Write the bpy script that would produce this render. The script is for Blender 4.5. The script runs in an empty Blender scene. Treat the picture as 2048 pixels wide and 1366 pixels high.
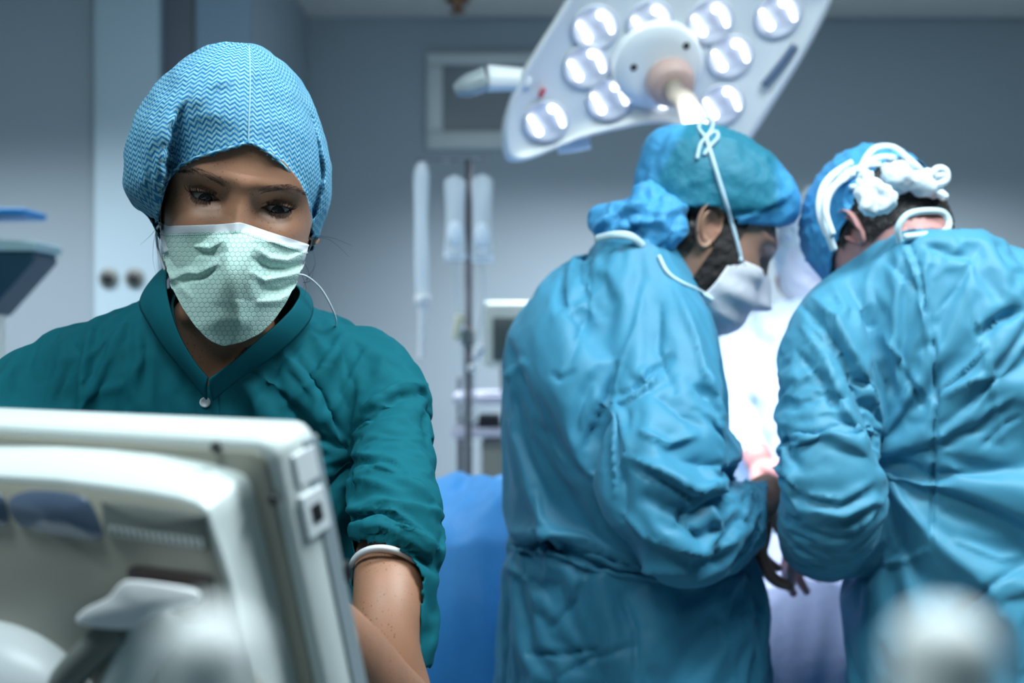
import bpy, bmesh, math, random
import numpy as np
from mathutils import Vector, Matrix, noise
random.seed(4); RNG = np.random.RandomState(4)
C = bpy.context; SC = C.scene; COL = SC.collection
PI = math.pi

# ------------------------------------------------------------------ camera, world, exposure
FPX = 2400.0
CAMZ = 1.45
cam_d = bpy.data.cameras.new('camera'); cam = bpy.data.objects.new('camera', cam_d); COL.objects.link(cam)
cam.location = (0, 0, CAMZ); cam.rotation_euler = (PI/2, 0, 0)
cam_d.sensor_width = 36; cam_d.lens = 36*FPX/2048.0
cam_d.dof.use_dof = True; cam_d.dof.focus_distance = 1.06; cam_d.dof.aperture_fstop = 3.9
cam_d.clip_start = 0.02
SC.camera = cam
SC.view_settings.view_transform = 'Standard'; SC.view_settings.look = 'None'
SC.view_settings.gamma = 1; SC.view_settings.use_curve_mapping = False
SC.view_settings.exposure = 0.0
w = bpy.data.worlds.new('world'); SC.world = w; w.use_nodes = True
w.node_tree.nodes['Background'].inputs[0].default_value = (0.42, 0.72, 0.85, 1)
w.node_tree.nodes['Background'].inputs[1].default_value = 0.125

def area(name, loc, target, sx, sy, power, col, spread=180):
    l = bpy.data.lights.new(name, 'AREA'); l.shape = 'RECTANGLE'; l.size = sx; l.size_y = sy
    l.energy = power; l.color = col; l.spread = math.radians(spread)
    o = bpy.data.objects.new(name, l); COL.objects.link(o); o.location = loc
    d = Vector(target)-Vector(loc); o.rotation_euler = d.to_track_quat('-Z', 'Y').to_euler()
    return o
def P(px, py, z):
    """point seen at pixel (px,py) of the 2048x1366 frame at distance z along the view axis"""
    return Vector(((px-1024.0)/FPX*z, z, CAMZ-(py-683.0)/FPX*z))

# ------------------------------------------------------------------ lights of the room
LAMP_W = 11
ROOM_LIGHTS = [
    ('ceiling_light_front', (-0.65, 0.40, 2.69), (-0.45, 1.05, 1.0), 1.1, 0.6, 34, (0.80, 0.96, 1.0)),
    ('ceiling_light_middle', (0.75, 0.85, 2.69), (0.75, 1.15, 0.0), 1.2, 0.6, 82, (0.82, 0.95, 1.0)),
    ('ceiling_light_back', (0.9, 3.75, 2.69), (0.9, 3.95, 0.0), 2.2, 0.3, 130, (0.86, 0.92, 1.0), 108),
    ('added_light_side', (-1.6, 2.75, 2.69), (-1.6, 2.95, 0.0), 1.5, 0.3, 58, (0.86, 0.93, 1.0), 108),  # added to brighten the left wall and its pale column
]
for L_ in ROOM_LIGHTS: area(*L_)

# ------------------------------------------------------------------ node helper
class N:
    """a tiny expression wrapper round math nodes"""
    def __init__(s, nt, sock): s.nt = nt; s.s = sock
    def _m(s, op, *a, clamp=False):
        n = s.nt.nodes.new('ShaderNodeMath'); n.operation = op; n.use_clamp = clamp
        for i, v in enumerate((s,)+a):
            if isinstance(v, N): s.nt.links.new(v.s, n.inputs[i])
            else: n.inputs[i].default_value = v
        return N(s.nt, n.outputs[0])
    def __add__(s, o): return s._m('ADD', o)
    __radd__ = __add__
    def __sub__(s, o): return s._m('SUBTRACT', o)
    def __mul__(s, o): return s._m('MULTIPLY', o)
    __rmul__ = __mul__
    def abs(s): return s._m('ABSOLUTE')
    def fract(s): return s._m('FRACT')
    def floor(s): return s._m('FLOOR')
    def min(s, o): return s._m('MINIMUM', o)
    def max(s, o): return s._m('MAXIMUM', o)
    def gt(s, o): return s._m('GREATER_THAN', o)
    def lt(s, o): return s._m('LESS_THAN', o)
    def sin(s): return s._m('SINE')
    def pow(s, o): return s._m('POWER', o)
    def step(s, a, b):
        n = s.nt.nodes.new('ShaderNodeMapRange'); n.interpolation_type = 'SMOOTHSTEP'
        s.nt.links.new(s.s, n.inputs[0]); n.inputs[1].default_value = a; n.inputs[2].default_value = b
        return N(s.nt, n.outputs[0])

class Mat:
    def __init__(s, name, col=(0.8, 0.8, 0.8), rough=0.5, **kw):
        s.m = bpy.data.materials.new(name); s.m.use_nodes = True; s.nt = s.m.node_tree
        s.b = s.nt.nodes['Principled BSDF']
        s.b.inputs['Base Color'].default_value = (*col, 1); s.b.inputs['Roughness'].default_value = rough
        for k, v in kw.items():
            i = s.b.inputs[k.replace('_', ' ')]
            i.default_value = (*v, 1) if isinstance(v, tuple) and len(v) == 3 else v
    def node(s, t, **kw):
        n = s.nt.nodes.new(t)
        for k, v in kw.items(): setattr(n, k, v)
        return n
    def link(s, a, b):
        s.nt.links.new(a.s if isinstance(a, N) else a, b)
    def coord(s, kind='Object'):
        if not hasattr(s, '_tc'): s._tc = s.node('ShaderNodeTexCoord')
        return s._tc.outputs[kind]
    def xyz(s, kind='Object'):
        n = s.node('ShaderNodeSeparateXYZ'); s.link(s.coord(kind), n.inputs[0])
        return [N(s.nt, o) for o in n.outputs]
    def attr(s, name):
        n = s.node('ShaderNodeAttribute', attribute_name=name); return N(s.nt, n.outputs['Fac'])
    def noise(s, scale, detail=3, rough=0.5, kind='Object', dist=0.0):
        n = s.node('ShaderNodeTexNoise'); s.link(s.coord(kind), n.inputs['Vector'])
        n.inputs['Scale'].default_value = scale; n.inputs['Detail'].default_value = detail
        n.inputs['Roughness'].default_value = rough; n.inputs['Distortion'].default_value = dist
        return N(s.nt, n.outputs[0])
    def mix(s, fac, a, b):
        n = s.node('ShaderNodeMix', data_type='RGBA')
        for v, i in ((fac, n.inputs[0]), (a, n.inputs[6]), (b, n.inputs[7])):
            if isinstance(v, N): s.link(v, i)
            elif isinstance(v, tuple): i.default_value = (*v, 1) if len(v) == 3 else v
            elif isinstance(v, (int, float)): i.default_value = v
            else: s.link(v, i)
        return n.outputs[2]
    def color(s, sock): s.link(sock, s.b.inputs['Base Color']); return s
    def bump(s, h, strength=0.3, dist=0.001):
        n = s.node('ShaderNodeBump'); n.inputs['Strength'].default_value = strength
        n.inputs['Distance'].default_value = dist; s.link(h, n.inputs['Height'])
        s.link(n.outputs[0], s.b.inputs['Normal']); return s

def srgb(r, g, b):
    f = lambda c: (c/255/12.92) if c/255 <= 0.04045 else ((c/255+0.055)/1.055)**2.4
    return (f(r), f(g), f(b))

# ------------------------------------------------------------------ object helpers
def tag(o, label=None, cat=None, group=None, kind=None):
    if label: o['label'] = label
    if cat: o['category'] = cat
    if group: o['group'] = group
    if kind: o['kind'] = kind
    return o
def thing(name, label, cat, loc=(0, 0, 0), group=None):
    o = bpy.data.objects.new(name, None); COL.objects.link(o); o.location = loc
    o.empty_display_size = 0.05
    C.view_layer.update()
    return tag(o, label, cat, group)
def parent(o, p):
    if p is None: return o
    o.parent = p
    root = p; mat = Matrix.Identity(4)
    while root is not None:
        mat = Matrix.LocRotScale(root.location, root.rotation_euler, root.scale) @ mat; root = root.parent
    # geometry is written in world space, so undo the parent's transform
    if p.parent is None:
        o.matrix_parent_inverse = Matrix.LocRotScale(p.location, p.rotation_euler, p.scale).inverted()
    return o
def link_mesh(name, me, mat, par=None, smooth=True):
    o = bpy.data.objects.new(name, me); COL.objects.link(o)
    mats = mat if isinstance(mat, (list, tuple)) else [mat]
    me.materials.clear()
    for m in mats: me.materials.append(m.m if isinstance(m, Mat) else m)
    if smooth: me.polygons.foreach_set('use_smooth', [True]*len(me.polygons))
    parent(o, par); return o
def mesh_np(name, V, F):
    me = bpy.data.meshes.new(name); me.from_pydata([tuple(v) for v in V], [], [tuple(int(i) for i in f) for f in F]); me.update(); return me
def vget(me):
    a = np.empty(len(me.vertices)*3, dtype=np.float32); me.vertices.foreach_get('co', a); return a.reshape(-1, 3).astype(float)
def vset(me, V): me.vertices.foreach_set('co', np.asarray(V, dtype=np.float32).ravel()); me.update()
def nget(me):
    a = np.empty(len(me.vertices)*3, dtype=np.float32); me.vertex_normals.foreach_get('vector', a); return a.reshape(-1, 3).astype(float)
def join(lst):
    V = []; F = []; n = 0
    for v, f in lst:
        V.append(np.asarray(v, float)); F += [[i+n for i in g] for g in f]; n += len(v)
    return np.vstack(V), F

def grid_faces(nr, nc, closed=True):
    F = []
    for i in range(nr-1):
        for j in range(nc if closed else nc-1):
            k = (j+1) % nc
            F.append((i*nc+j, i*nc+k, (i+1)*nc+k, (i+1)*nc+j))
    return F
def loft(rings, cap=True):
    """rings: list of (n,3) arrays -> V,F"""
    n = len(rings[0]); V = np.vstack(rings); F = grid_faces(len(rings), n)
    F = [tuple(reversed(f)) for f in F]
    if cap:
        V = np.vstack([V, rings[0].mean(0), rings[-1].mean(0)]); a = len(V)-2; b = len(V)-1
        m = (len(rings)-1)*n
        for j in range(n):
            k = (j+1) % n
            F.append((a, j, k)); F.append((b, m+k, m+j))
    return V, F
def interp_rows(rows, step):
    """catmull-rom-ish resample of parameter rows"""
    rows = np.array(rows, float); n = len(rows)
    out = []
    for i in range(n-1):
        p0 = rows[max(i-1, 0)]; p1 = rows[i]; p2 = rows[i+1]; p3 = rows[min(i+2, n-1)]
        for t in np.arange(0, 1, 1.0/step):
            out.append(0.5*((2*p1)+(-p0+p2)*t+(2*p0-5*p1+4*p2-p3)*t*t+(-p0+3*p1-3*p2+p3)*t**3))
    out.append(rows[-1]); return np.array(out)
def slab(rows, n=48, step=4, ex=2.3):
    """rows: (py, xl, xr, zc, depth_thickness m) : a body section seen between two silhouette edges"""
    R = interp_rows(rows, step); rings = []
    for py, xl, xr, zc, th in R:
        c = P((xl+xr)/2, py, zc); a = (xr-xl)/2/FPX*zc
        t = np.linspace(0, 2*PI, n, endpoint=False)
        cx = np.sign(np.cos(t))*np.abs(np.cos(t))**(2/ex)*a
        cy = np.sign(np.sin(t))*np.abs(np.sin(t))**(2/ex)*th/2
        rings.append(np.stack([c.x+cx, c.y+cy, np.full(n, c.z)], 1))
    return loft(rings)
def tube_pts(pts, rad, n=24, cap=True, flat=None, step=None):
    """pts (k,3) world, rad (k,) ; parallel transported rings. flat=(axis vec, factor)"""
    if step:
        A = interp_rows(np.column_stack([pts, rad]), step); pts = A[:, :3]; rad = A[:, 3]
    pts = np.asarray(pts, float); rad = np.asarray(rad, float)
    T = np.gradient(pts, axis=0); T /= np.linalg.norm(T, axis=1)[:, None]+1e-12
    up = np.array([0, 0, 1.0]) if abs(T[0][2]) < 0.9 else np.array([1.0, 0, 0])
    u = np.cross(T[0], up); u /= np.linalg.norm(u)
    rings = []
    for p, t, r in zip(pts, T, rad):
        u = u-t*np.dot(u, t); u /= np.linalg.norm(u); v = np.cross(t, u)
        a = np.linspace(0, 2*PI, n, endpoint=False)
        ring = p+r*(np.cos(a)[:, None]*u+np.sin(a)[:, None]*v)
        if flat is not None:
            ax = np.asarray(flat[0], float); ax /= np.linalg.norm(ax)
            d = (ring-p)@ax; ring = ring-np.outer(d*(1-flat[1]), ax)
        rings.append(ring)
    return loft(rings, cap)
def ptube(rows, n=28, step=4, flat=None):
    """rows: (px,py,z,radius px)"""
    pts = np.array([P(a, b, c) for a, b, c, r in rows]); rad = np.array([r/FPX*c for a, b, c, r in rows])
    return tube_pts(pts, rad, n, True, flat, step)
def ball(c, r, n=24, rot=None):
    c = np.asarray(c, float); r = np.asarray(r if hasattr(r, '__len__') else (r, r, r), float)
    rings = []
    for t in np.linspace(0.02, PI-0.02, n//2+1):
        a = np.linspace(0, 2*PI, n, endpoint=False)
        q = np.stack([np.cos(a)*math.sin(t)*r[0], np.sin(a)*math.sin(t)*r[1], np.full(n, math.cos(t)*r[2])], 1)
        if rot is not None: q = q@np.array(rot).T
        rings.append(q+c)
    V, F = loft(rings); return V, [tuple(reversed(f)) for f in F]

def evaluated(o):
    C.view_layer.update(); dg = C.evaluated_depsgraph_get(); ev = o.evaluated_get(dg)
    me = bpy.data.meshes.new_from_object(ev); return me
def remesh(parts, voxel, smooth=2, name='m'):
    V, F = join(parts); me = mesh_np(name, V, F)
    o = bpy.data.objects.new('tmp', me); COL.objects.link(o)
    m = o.modifiers.new('r', 'REMESH'); m.mode = 'VOXEL'; m.voxel_size = voxel; m.adaptivity = 0
    if smooth:
        s = o.modifiers.new('s', 'SMOOTH'); s.factor = 0.5; s.iterations = smooth
    r = evaluated(o); bpy.data.objects.remove(o); bpy.data.meshes.remove(me); r.name = name
    return r
def px_of(V):
    """pixel coordinates (px,py) of world points, used to lay folds on a garment while sculpting"""
    return np.stack([1024+V[:, 0]/V[:, 1]*FPX, 683-(V[:, 2]-CAMZ)/V[:, 1]*FPX], 1)
def seg_dist(p, pts):
    """distance and 0..1 position of 2-D points p along polyline pts"""
    best = np.full(len(p), 1e9); pos = np.zeros(len(p)); side = np.zeros(len(p))
    L = [np.linalg.norm(np.subtract(b, a)) for a, b in zip(pts[:-1], pts[1:])]; tot = sum(L); acc = 0
    for a, b, l in zip(pts[:-1], pts[1:], L):
        a = np.array(a, float); b = np.array(b, float); d = (b-a)/l
        t = np.clip((p-a)@d, 0, l); q = a+t[:, None]*d; r = p-q; dd = np.linalg.norm(r, axis=1)
        s = np.sign(d[0]*r[:, 1]-d[1]*r[:, 0])
        m = dd < best; best[m] = dd[m]; pos[m] = (acc+t[m])/tot; side[m] = s[m]; acc += l
    return best, pos, side
def folds(me, lst, facing=0.05):
    """press folds into a garment: each (polyline px, width px, height m[, asym]).
    height<0 is a valley; asym>0 makes the far side of the line steeper (a lapped fold)"""
    V = vget(me); Nn = nget(me); p = px_of(V)
    view = V-np.array([0, 0, CAMZ]); view /= np.linalg.norm(view, axis=1)[:, None]
    front = np.clip((-(Nn*view).sum(1)-facing)*4, 0, 1)
    disp = np.zeros(len(V))
    for f in lst:
        pl, wd, am = f[0], f[1], f[2]; asym = f[3] if len(f) > 3 else 0
        d, t, s = seg_dist(p, pl)
        fade = np.clip(np.minimum(t, 1-t)*4, 0, 1)**0.6 if len(f) <= 4 else np.clip((1-t)*3, 0, 1)**0.7
        wv = np.where(s > 0, wd*(1-asym*0.75), wd*(1+asym*0.6))
        disp += am*np.exp(-(d/wv)**1.5)*fade
    V += Nn*(disp*front)[:, None]
    vset(me, V)
# ------------------------------------------------------------------ garments: real creases by a short cloth run
def drape(me, inner_parts, pin, grow=0.10, frames=18, gravity=-3.0, bend=3.0, tens=12.0, selfc=False, mass=0.25, thick=0.004):
    """let the garment mesh relax over the body inside it with `grow` surplus cloth; returns new vertex positions in me"""
    o = bpy.data.objects.new('tmp_cloth', me); COL.objects.link(o)
    bV, bF = join(inner_parts) if not isinstance(inner_parts, bpy.types.Mesh) else (None, None)
    bme = inner_parts if bV is None else mesh_np('inner', bV, bF)
    b = bpy.data.objects.new('tmp_inner', bme); COL.objects.link(b)
    b.modifiers.new('c', 'COLLISION'); b.collision.thickness_outer = 0.003; b.collision.cloth_friction = 12
    vg = o.vertex_groups.new(name='pin'); 
    for lv in np.unique(np.round(pin, 2)):
        if lv > 0:
            vg.add([int(i) for i in np.where(np.round(pin, 2) == lv)[0]], float(lv), 'REPLACE')
    c = o.modifiers.new('c', 'CLOTH'); s = c.settings
    s.quality = 4; s.mass = mass; s.tension_stiffness = tens; s.compression_stiffness = tens; s.shear_stiffness = tens*0.4
    s.bending_stiffness = bend; s.tension_damping = 8; s.compression_damping = 8; s.shear_damping = 8; s.bending_damping = 1.0
    s.air_damping = 6; s.vertex_group_mass = 'pin'; s.pin_stiffness = 1.0
    s.shrink_min = -grow; s.shrink_max = -grow
    s.effector_weights.gravity = -gravity/9.81
    c.collision_settings.use_collision = True; c.collision_settings.distance_min = thick
    c.collision_settings.collision_quality = 2
    c.collision_settings.use_self_collision = selfc
    c.collision_settings.self_distance_min = 0.003
    c.point_cache.frame_start = 1; c.point_cache.frame_end = frames+1
    SC.frame_start = 1; SC.frame_end = frames+1
    for f in range(1, frames+1): SC.frame_set(f)
    r = evaluated(o)
    V = vget(r); vset(me, V)
    bpy.data.objects.remove(o); bpy.data.objects.remove(b); SC.frame_set(1)
    bpy.data.meshes.remove(r)
    if bV is not None: bpy.data.meshes.remove(bme)
    return me
def smooth_mesh(me, it=1, fac=0.5):
    bm = bmesh.new(); bm.from_mesh(me)
    for _ in range(it): bmesh.ops.smooth_vert(bm, verts=bm.verts, factor=fac, use_axis_x=True, use_axis_y=True, use_axis_z=True)
    bm.to_mesh(me); bm.free(); me.update()
def subdivide(me, lv=1):
    o = bpy.data.objects.new('tmp', me); COL.objects.link(o)
    m = o.modifiers.new('s', 'SUBSURF'); m.levels = lv; m.render_levels = lv
    r = evaluated(o); bpy.data.objects.remove(o); r.name = me.name
    return r
def crinkle(me, scale, amp, seed=0, stretch=(1, 1, 1)):
    """flat facets meeting in sharp creases, like folded nonwoven cloth"""
    V = vget(me); Nn = nget(me); S = Vector(stretch)
    d = np.empty(len(V))
    for i, v in enumerate(V):
        q = Vector((v[0]*S.x+seed, v[1]*S.y, v[2]*S.z))*scale
        q = q+noise.noise_vector(q*0.6)*0.7
        e = noise.voronoi(q)[0]; d[i] = e[1]-e[0]
    V += Nn*((0.35-np.minimum(d, 0.7))*amp)[:, None]; vset(me, V)
def tuck(V, closed_me, gap, sel, bm_=None):
    """pull selected points of V inside the closed garment mesh by gap"""
    from mathutils.bvhtree import BVHTree
    b = BVHTree.FromPolygons([tuple(v) for v in vget(closed_me)], [tuple(p.vertices) for p in closed_me.polygons])
    V = V.copy()
    for i in np.where(sel)[0]:
        v = Vector(V[i]); q, n, _, d = b.find_nearest(v)
        sd = (v-q).dot(n)
        if sd > -gap: V[i] = q-n*gap
    return V
def cut_faces(me, test):
    """delete the faces whose centre satisfies test(centre)"""
    bm = bmesh.new(); bm.from_mesh(me)
    kill = [f for f in bm.faces if test(f.calc_center_median())]
    bmesh.ops.delete(bm, geom=kill, context='FACES')
    bmesh.ops.delete(bm, geom=[v for v in bm.verts if not v.link_faces], context='VERTS')
    bm.to_mesh(me); bm.free(); me.update()
def shrunk(parts, d, voxel=0.012):
    me = remesh(parts, voxel, 3, 'inner'); V = vget(me)-nget(me)*d; vset(me, V); return me
# ------------------------------------------------------------------ materials
def cloth_mat(name, col, rough=0.58, fine=900, wr=0.00025, sheen=0.12, var=0.12, wscale=60):
    m = Mat(name, col, rough, Sheen_Weight=sheen, Sheen_Roughness=0.5, Sheen_Tint=(0.7, 0.9, 1.0))
    n = m.noise(26, 4, 0.6); f = m.noise(fine, 2)
    dark = tuple(c*(1-var) for c in col); lite = tuple(min(1, c*(1+var)) for c in col)
    m.color(m.mix(n, dark, lite))
    m.bump(f*0.3+m.noise(wscale, 5, 0.65)*0.9, 0.5, wr*2)
    return m
M_GOWN = cloth_mat('gown_blue', (0.045, 0.27, 0.43))
M_GOWN_B = cloth_mat('gown_blue_light', (0.060, 0.29, 0.44))
M_GOWN_C = cloth_mat('gown_overlit', (0.60, 0.74, 0.95))  # whitened so the gown's colour carries the lamp's overexposure
M_SCRUB = cloth_mat('scrub_teal', (0.001, 0.112, 0.145), rough=0.85, sheen=0.0, fine=1600, wr=0.0003)
for _m in (M_SCRUB,): _m.b.inputs['Specular IOR Level'].default_value = 0.22
M_DRAPE = cloth_mat('drape_blue', (0.05, 0.33, 0.78), wr=0.0006)
M_DRAPE_LIT = cloth_mat('drape_lit', (0.34, 0.42, 0.62), wr=0.0006)  # paler lilac puts the light on this part of the drape into colour
M_CAPBLUE = cloth_mat('cap_blue', (0.05, 0.32, 0.62), wr=0.0012, wscale=120)
M_TIE = Mat('tie_white', (0.50, 0.66, 0.76), 0.6)
M_WHITE_LIT = Mat('white_lit', (0.80, 0.92, 1.0), 0.6)  # whitened to carry lamp light on ties and third cap, and bag highlights
M_COLLAR = Mat('collar_trim', (0.62, 0.80, 0.86), 0.6)
M_WHITE = Mat('white_plastic', (0.68, 0.74, 0.72), 0.32)
M_WHITE2 = Mat('white_enamel', (0.78, 0.82, 0.84), 0.35)
M_SHADED = Mat('shaded_plastic', (0.36, 0.35, 0.29), 0.45)  # darker tone puts the shade of the monitor's back faces into colour
M_GREY = Mat('grey_plastic', (0.20, 0.22, 0.20), 0.5)
M_DARK = Mat('dark_plastic', (0.015, 0.017, 0.02), 0.4)
M_BROWN = Mat('dark_slot', (0.035, 0.022, 0.02), 0.6)
M_NAVY = Mat('navy_shell', (0.012, 0.05, 0.085), 0.35)
M_STEEL = Mat('steel', (0.10, 0.11, 0.13), 0.35, Metallic=0.3)
M_BLUEGLOSS = Mat('blue_gloss', (0.12, 0.17, 0.26), 0.18)
M_BLUE = Mat('blue_strip', (0.01, 0.20, 0.50), 0.5)
M_GLASS = Mat('clear_plastic', (0.86, 0.95, 0.98), 0.12, Transmission_Weight=0.75, IOR=1.15)
M_FLUID = Mat('bag_film', (0.88, 0.96, 1.0), 0.2, Transmission_Weight=0.42, IOR=1.2)
M_WALL = Mat('wall_paint', (0.29, 0.350, 0.390), 0.75)
M_PANEL = Mat('wall_panel', (0.42, 0.54, 0.60), 0.75)
M_PANELD = Mat('wall_gap', (0.12, 0.14, 0.17), 0.5)
M_FLOOR = Mat('floor_vinyl', (0.16, 0.22, 0.25), 0.35)
M_CEIL = Mat('ceiling_paint', (0.50, 0.50, 0.48), 0.7)

def skin_mat(name, col, red, freckle=0.0, sss=0.10):
    m = Mat(name, col, 0.48)
    m.b.inputs['Subsurface Weight'].default_value = sss
    m.b.inputs['Subsurface Radius'].default_value = (1.0, 0.35, 0.2)
    m.b.inputs['Subsurface Scale'].default_value = 0.006
    n = m.noise(38, 3, 0.55)
    base = m.mix(n.step(0.35, 0.7), col, red)
    if freckle:
        v = m.node('ShaderNodeTexVoronoi'); v.inputs['Scale'].default_value = 420
        m.link(m.coord('Object'), v.inputs['Vector'])
        sp = N(m.nt, v.outputs['Distance']).step(0.50, 0.15)
        rnd = m.node('ShaderNodeSeparateColor'); m.link(v.outputs['Color'], rnd.inputs[0])
        pick = N(m.nt, rnd.outputs[0]).step(0.60, 0.9)
        zone = m.noise(30, 2, 0.5).step(0.40, 0.62)
        base = m.mix(sp*pick*zone*freckle, base, (col[0]*0.5, col[1]*0.38, col[2]*0.3))
    m.color(base)
    m.bump(m.noise(900, 3, 0.6)+m.noise(260, 2)*0.8, 0.18, 0.0006)
    return m
M_SKIN = skin_mat('skin_tan', (0.35, 0.175, 0.105), (0.40, 0.185, 0.108), 0.9)
M_SKINA = skin_mat('skin_olive', (0.34, 0.20, 0.14), (0.40, 0.21, 0.15))
M_SKINB = skin_mat('skin_pink', (0.55, 0.27, 0.25), (0.62, 0.30, 0.28))
M_HAIR = Mat('dark_hair', (0.012, 0.010, 0.010), 0.55)
M_HAIRG = Mat('greying_hair', (0.03, 0.025, 0.022), 0.6)
M_HAIRG.color(M_HAIRG.mix(M_HAIRG.noise(190, 3, 0.7).step(0.55, 0.8), (0.012, 0.010, 0.010), (0.22, 0.20, 0.16)))
M_HAIRG.bump(M_HAIRG.noise(260, 3), 0.8, 0.003)
M_BEARD = Mat('beard', (0.018, 0.013, 0.012), 0.7); M_BEARD.bump(M_BEARD.noise(420, 3), 0.8, 0.003)

# eyeball: iris and pupil by distance from the gaze axis (object space is the eye's own space)
M_EYE = Mat('eye', (0.7, 0.7, 0.68), 0.2, Coat_Weight=0.35, Coat_Roughness=0.05)
_x, _y, _z = M_EYE.xyz('Object')
_r = (_x*_x+_z*_z).pow(0.5)
_front = _y.lt(0.0)
M_EYE.color(M_EYE.mix((_r.lt(0.0062))*_front, (0.30, 0.27, 0.25), M_EYE.mix(_r.lt(0.0026), M_EYE.mix(_r.step(0.0025, 0.0060), (0.010, 0.005, 0.003), (0.003, 0.002, 0.0015)), (0.001, 0.001, 0.001))))

# woman's cap: zigzag print running on the cap's own u,v (metres)
M_CHEV = Mat('zigzag_print', (0.4, 0.7, 0.8), 0.75)
_u, _v = M_CHEV.attr('cu'), M_CHEV.attr('cv')
_wob = M_CHEV.noise(14, 2)*0.003
_tri = ((_u*(1/0.0072)).fract()-0.5).abs()*2
_row = ((_v+_wob+_tri*0.0034)*(1/0.0046)).fract()
_st = (_row-0.5).abs().step(0.19, 0.27)
_mesh = ((_u*1500).sin()*(_v*1500).sin()).step(-0.2, 0.5)
_lite = M_CHEV.mix(_mesh*0.45, (0.27, 0.51, 0.60), (0.05, 0.31, 0.48))
M_CHEV.color(M_CHEV.mix(_st, (0.004, 0.17, 0.38), _lite))
M_CHEV.bump((_u*1500).sin()*(_v*1500).sin()*0.5+_st+M_CHEV.noise(120, 4)*1.5, 0.35, 0.0006)

# mask: hexagon embossing, plain white binding on the top edge
M_MASK = Mat('mask_green', (0.5, 0.7, 0.6), 0.7, Sheen_Weight=0.1)
_u, _v = M_MASK.attr('mu'), M_MASK.attr('mv'); _b = M_MASK.attr('mband')
S_ = 1/0.0047
_px = _u*S_; _py = _v*S_
def _cell(ox, oy):
    ax = ((_px+ox).fract()-0.5).abs(); ay = (((_py+oy)*(1/1.7320508)).fract()-0.5).abs()*1.7320508
    return ax, ay, ax*ax+ay*ay
ax, ay, ad = _cell(0, 0); bx, by, bd = _cell(0.5, 0.8660254)
_sel = ad.lt(bd)
hx = bx+(ax-bx)*_sel; hy = by+(ay-by)*_sel
_hex = hx.max(hx*0.5+hy*0.8660254)
_edge = _hex.step(0.38, 0.47)
_mid = (_u.abs()*-1.0+0.030).step(-0.03, 0.02)
_inner = M_MASK.mix(_edge*(_mid*0.45+0.12), M_MASK.mix(M_MASK.noise(40, 3), (0.46, 0.66, 0.58), (0.56, 0.74, 0.67)), (0.13, 0.36, 0.33))
_stitch = M_MASK.attr('mstitch')*(((_u*620).fract()).gt(0.42))
_c = M_MASK.mix(_b, _inner, (0.62, 0.66, 0.70))
M_MASK.color(M_MASK.mix(_stitch, _c, (0.10, 0.20, 0.20)))
M_MASK.bump(_edge*-1.0*(_b*-1.0+1.0)+M_MASK.noise(300, 3)*0.6-_stitch, 0.5, 0.0005)
M_MASKW = Mat('mask_white', (0.82, 0.82, 0.88), 0.6)
M_MASKW.bump(M_MASKW.noise(40, 3), 0.6, 0.004)
# soft crown of surgeon's cap: thin teal fabric over dark hair
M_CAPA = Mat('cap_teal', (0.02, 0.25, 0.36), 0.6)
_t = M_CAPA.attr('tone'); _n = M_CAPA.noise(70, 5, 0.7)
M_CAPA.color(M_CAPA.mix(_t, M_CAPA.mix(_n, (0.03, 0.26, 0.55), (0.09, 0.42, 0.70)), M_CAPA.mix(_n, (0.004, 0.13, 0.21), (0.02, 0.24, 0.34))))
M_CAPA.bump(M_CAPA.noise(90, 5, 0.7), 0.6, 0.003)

def emit_mat(name, col, s):
    m = Mat(name, col, 0.4); m.b.inputs['Emission Color'].default_value = (*col, 1)
    m.b.inputs['Emission Strength'].default_value = s; return m
M_LED = emit_mat('led', (0.93, 0.96, 1.0), 3.2)
M_PANELLIGHT = emit_mat('ceiling_panel_light', (0.85, 0.95, 1.0), 1.2)
# ------------------------------------------------------------------ room shell
def boxm(name, lo, hi, mat, par=None, bevel=0.0, seg=2, rot=None, kind=None, smooth=False):
    bm = bmesh.new(); bmesh.ops.create_cube(bm, size=1)
    lo = Vector(lo); hi = Vector(hi); c = (lo+hi)/2; d = hi-lo
    for v in bm.verts: v.co = Vector((v.co.x*d.x, v.co.y*d.y, v.co.z*d.z))
    if bevel: bmesh.ops.bevel(bm, geom=bm.edges[:]+bm.verts[:], offset=bevel, segments=seg, profile=0.6, affect='EDGES')
    for v in bm.verts: v.co = ((rot @ v.co) if rot is not None else v.co)+c
    me = bpy.data.meshes.new(name); bm.to_mesh(me); bm.free()
    o = link_mesh(name, me, mat, par, smooth=bool(bevel))
    if kind: o['kind'] = kind
    return o
def pbox(name, x0, y0, x1, y1, z, dep, mat, par=None, bevel=0.002, kind=None):
    """box whose near face spans the pixel rectangle at distance z"""
    a = P(x0, y1, z); b = P(x1, y0, z)
    return boxm(name, (a.x, z, a.z), (b.x, z+dep, b.z), mat, par, bevel, kind=kind)
def obj(name, VF, mat, par=None, smooth=True): return link_mesh(name, mesh_np(name, *VF), mat, par, smooth)
CH = 2.72; WY = 4.7
boxm('floor', (-3.2, -1.6, -0.05), (4.2, WY+0.1, 0), M_FLOOR, kind='structure')
boxm('ceiling', (-3.2, -1.6, CH), (4.2, WY+0.1, CH+0.05), M_CEIL, kind='structure')
boxm('wall_back', (-1.0, WY, 0), (4.2, WY+0.1, CH), M_WALL, kind='structure')
boxm('wall_left', (-3.3, -1.6, 0), (-3.2, WY+0.1, CH), M_WALL, kind='structure')
boxm('wall_right', (4.2, -1.6, 0), (4.3, WY+0.1, CH), M_WALL, kind='structure')
LWY = 3.7
xl = P(505, 0, LWY).x
boxm('wall_front', (-3.2, LWY, 0), (xl, LWY+0.08, CH), M_WALL, kind='structure')
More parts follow.
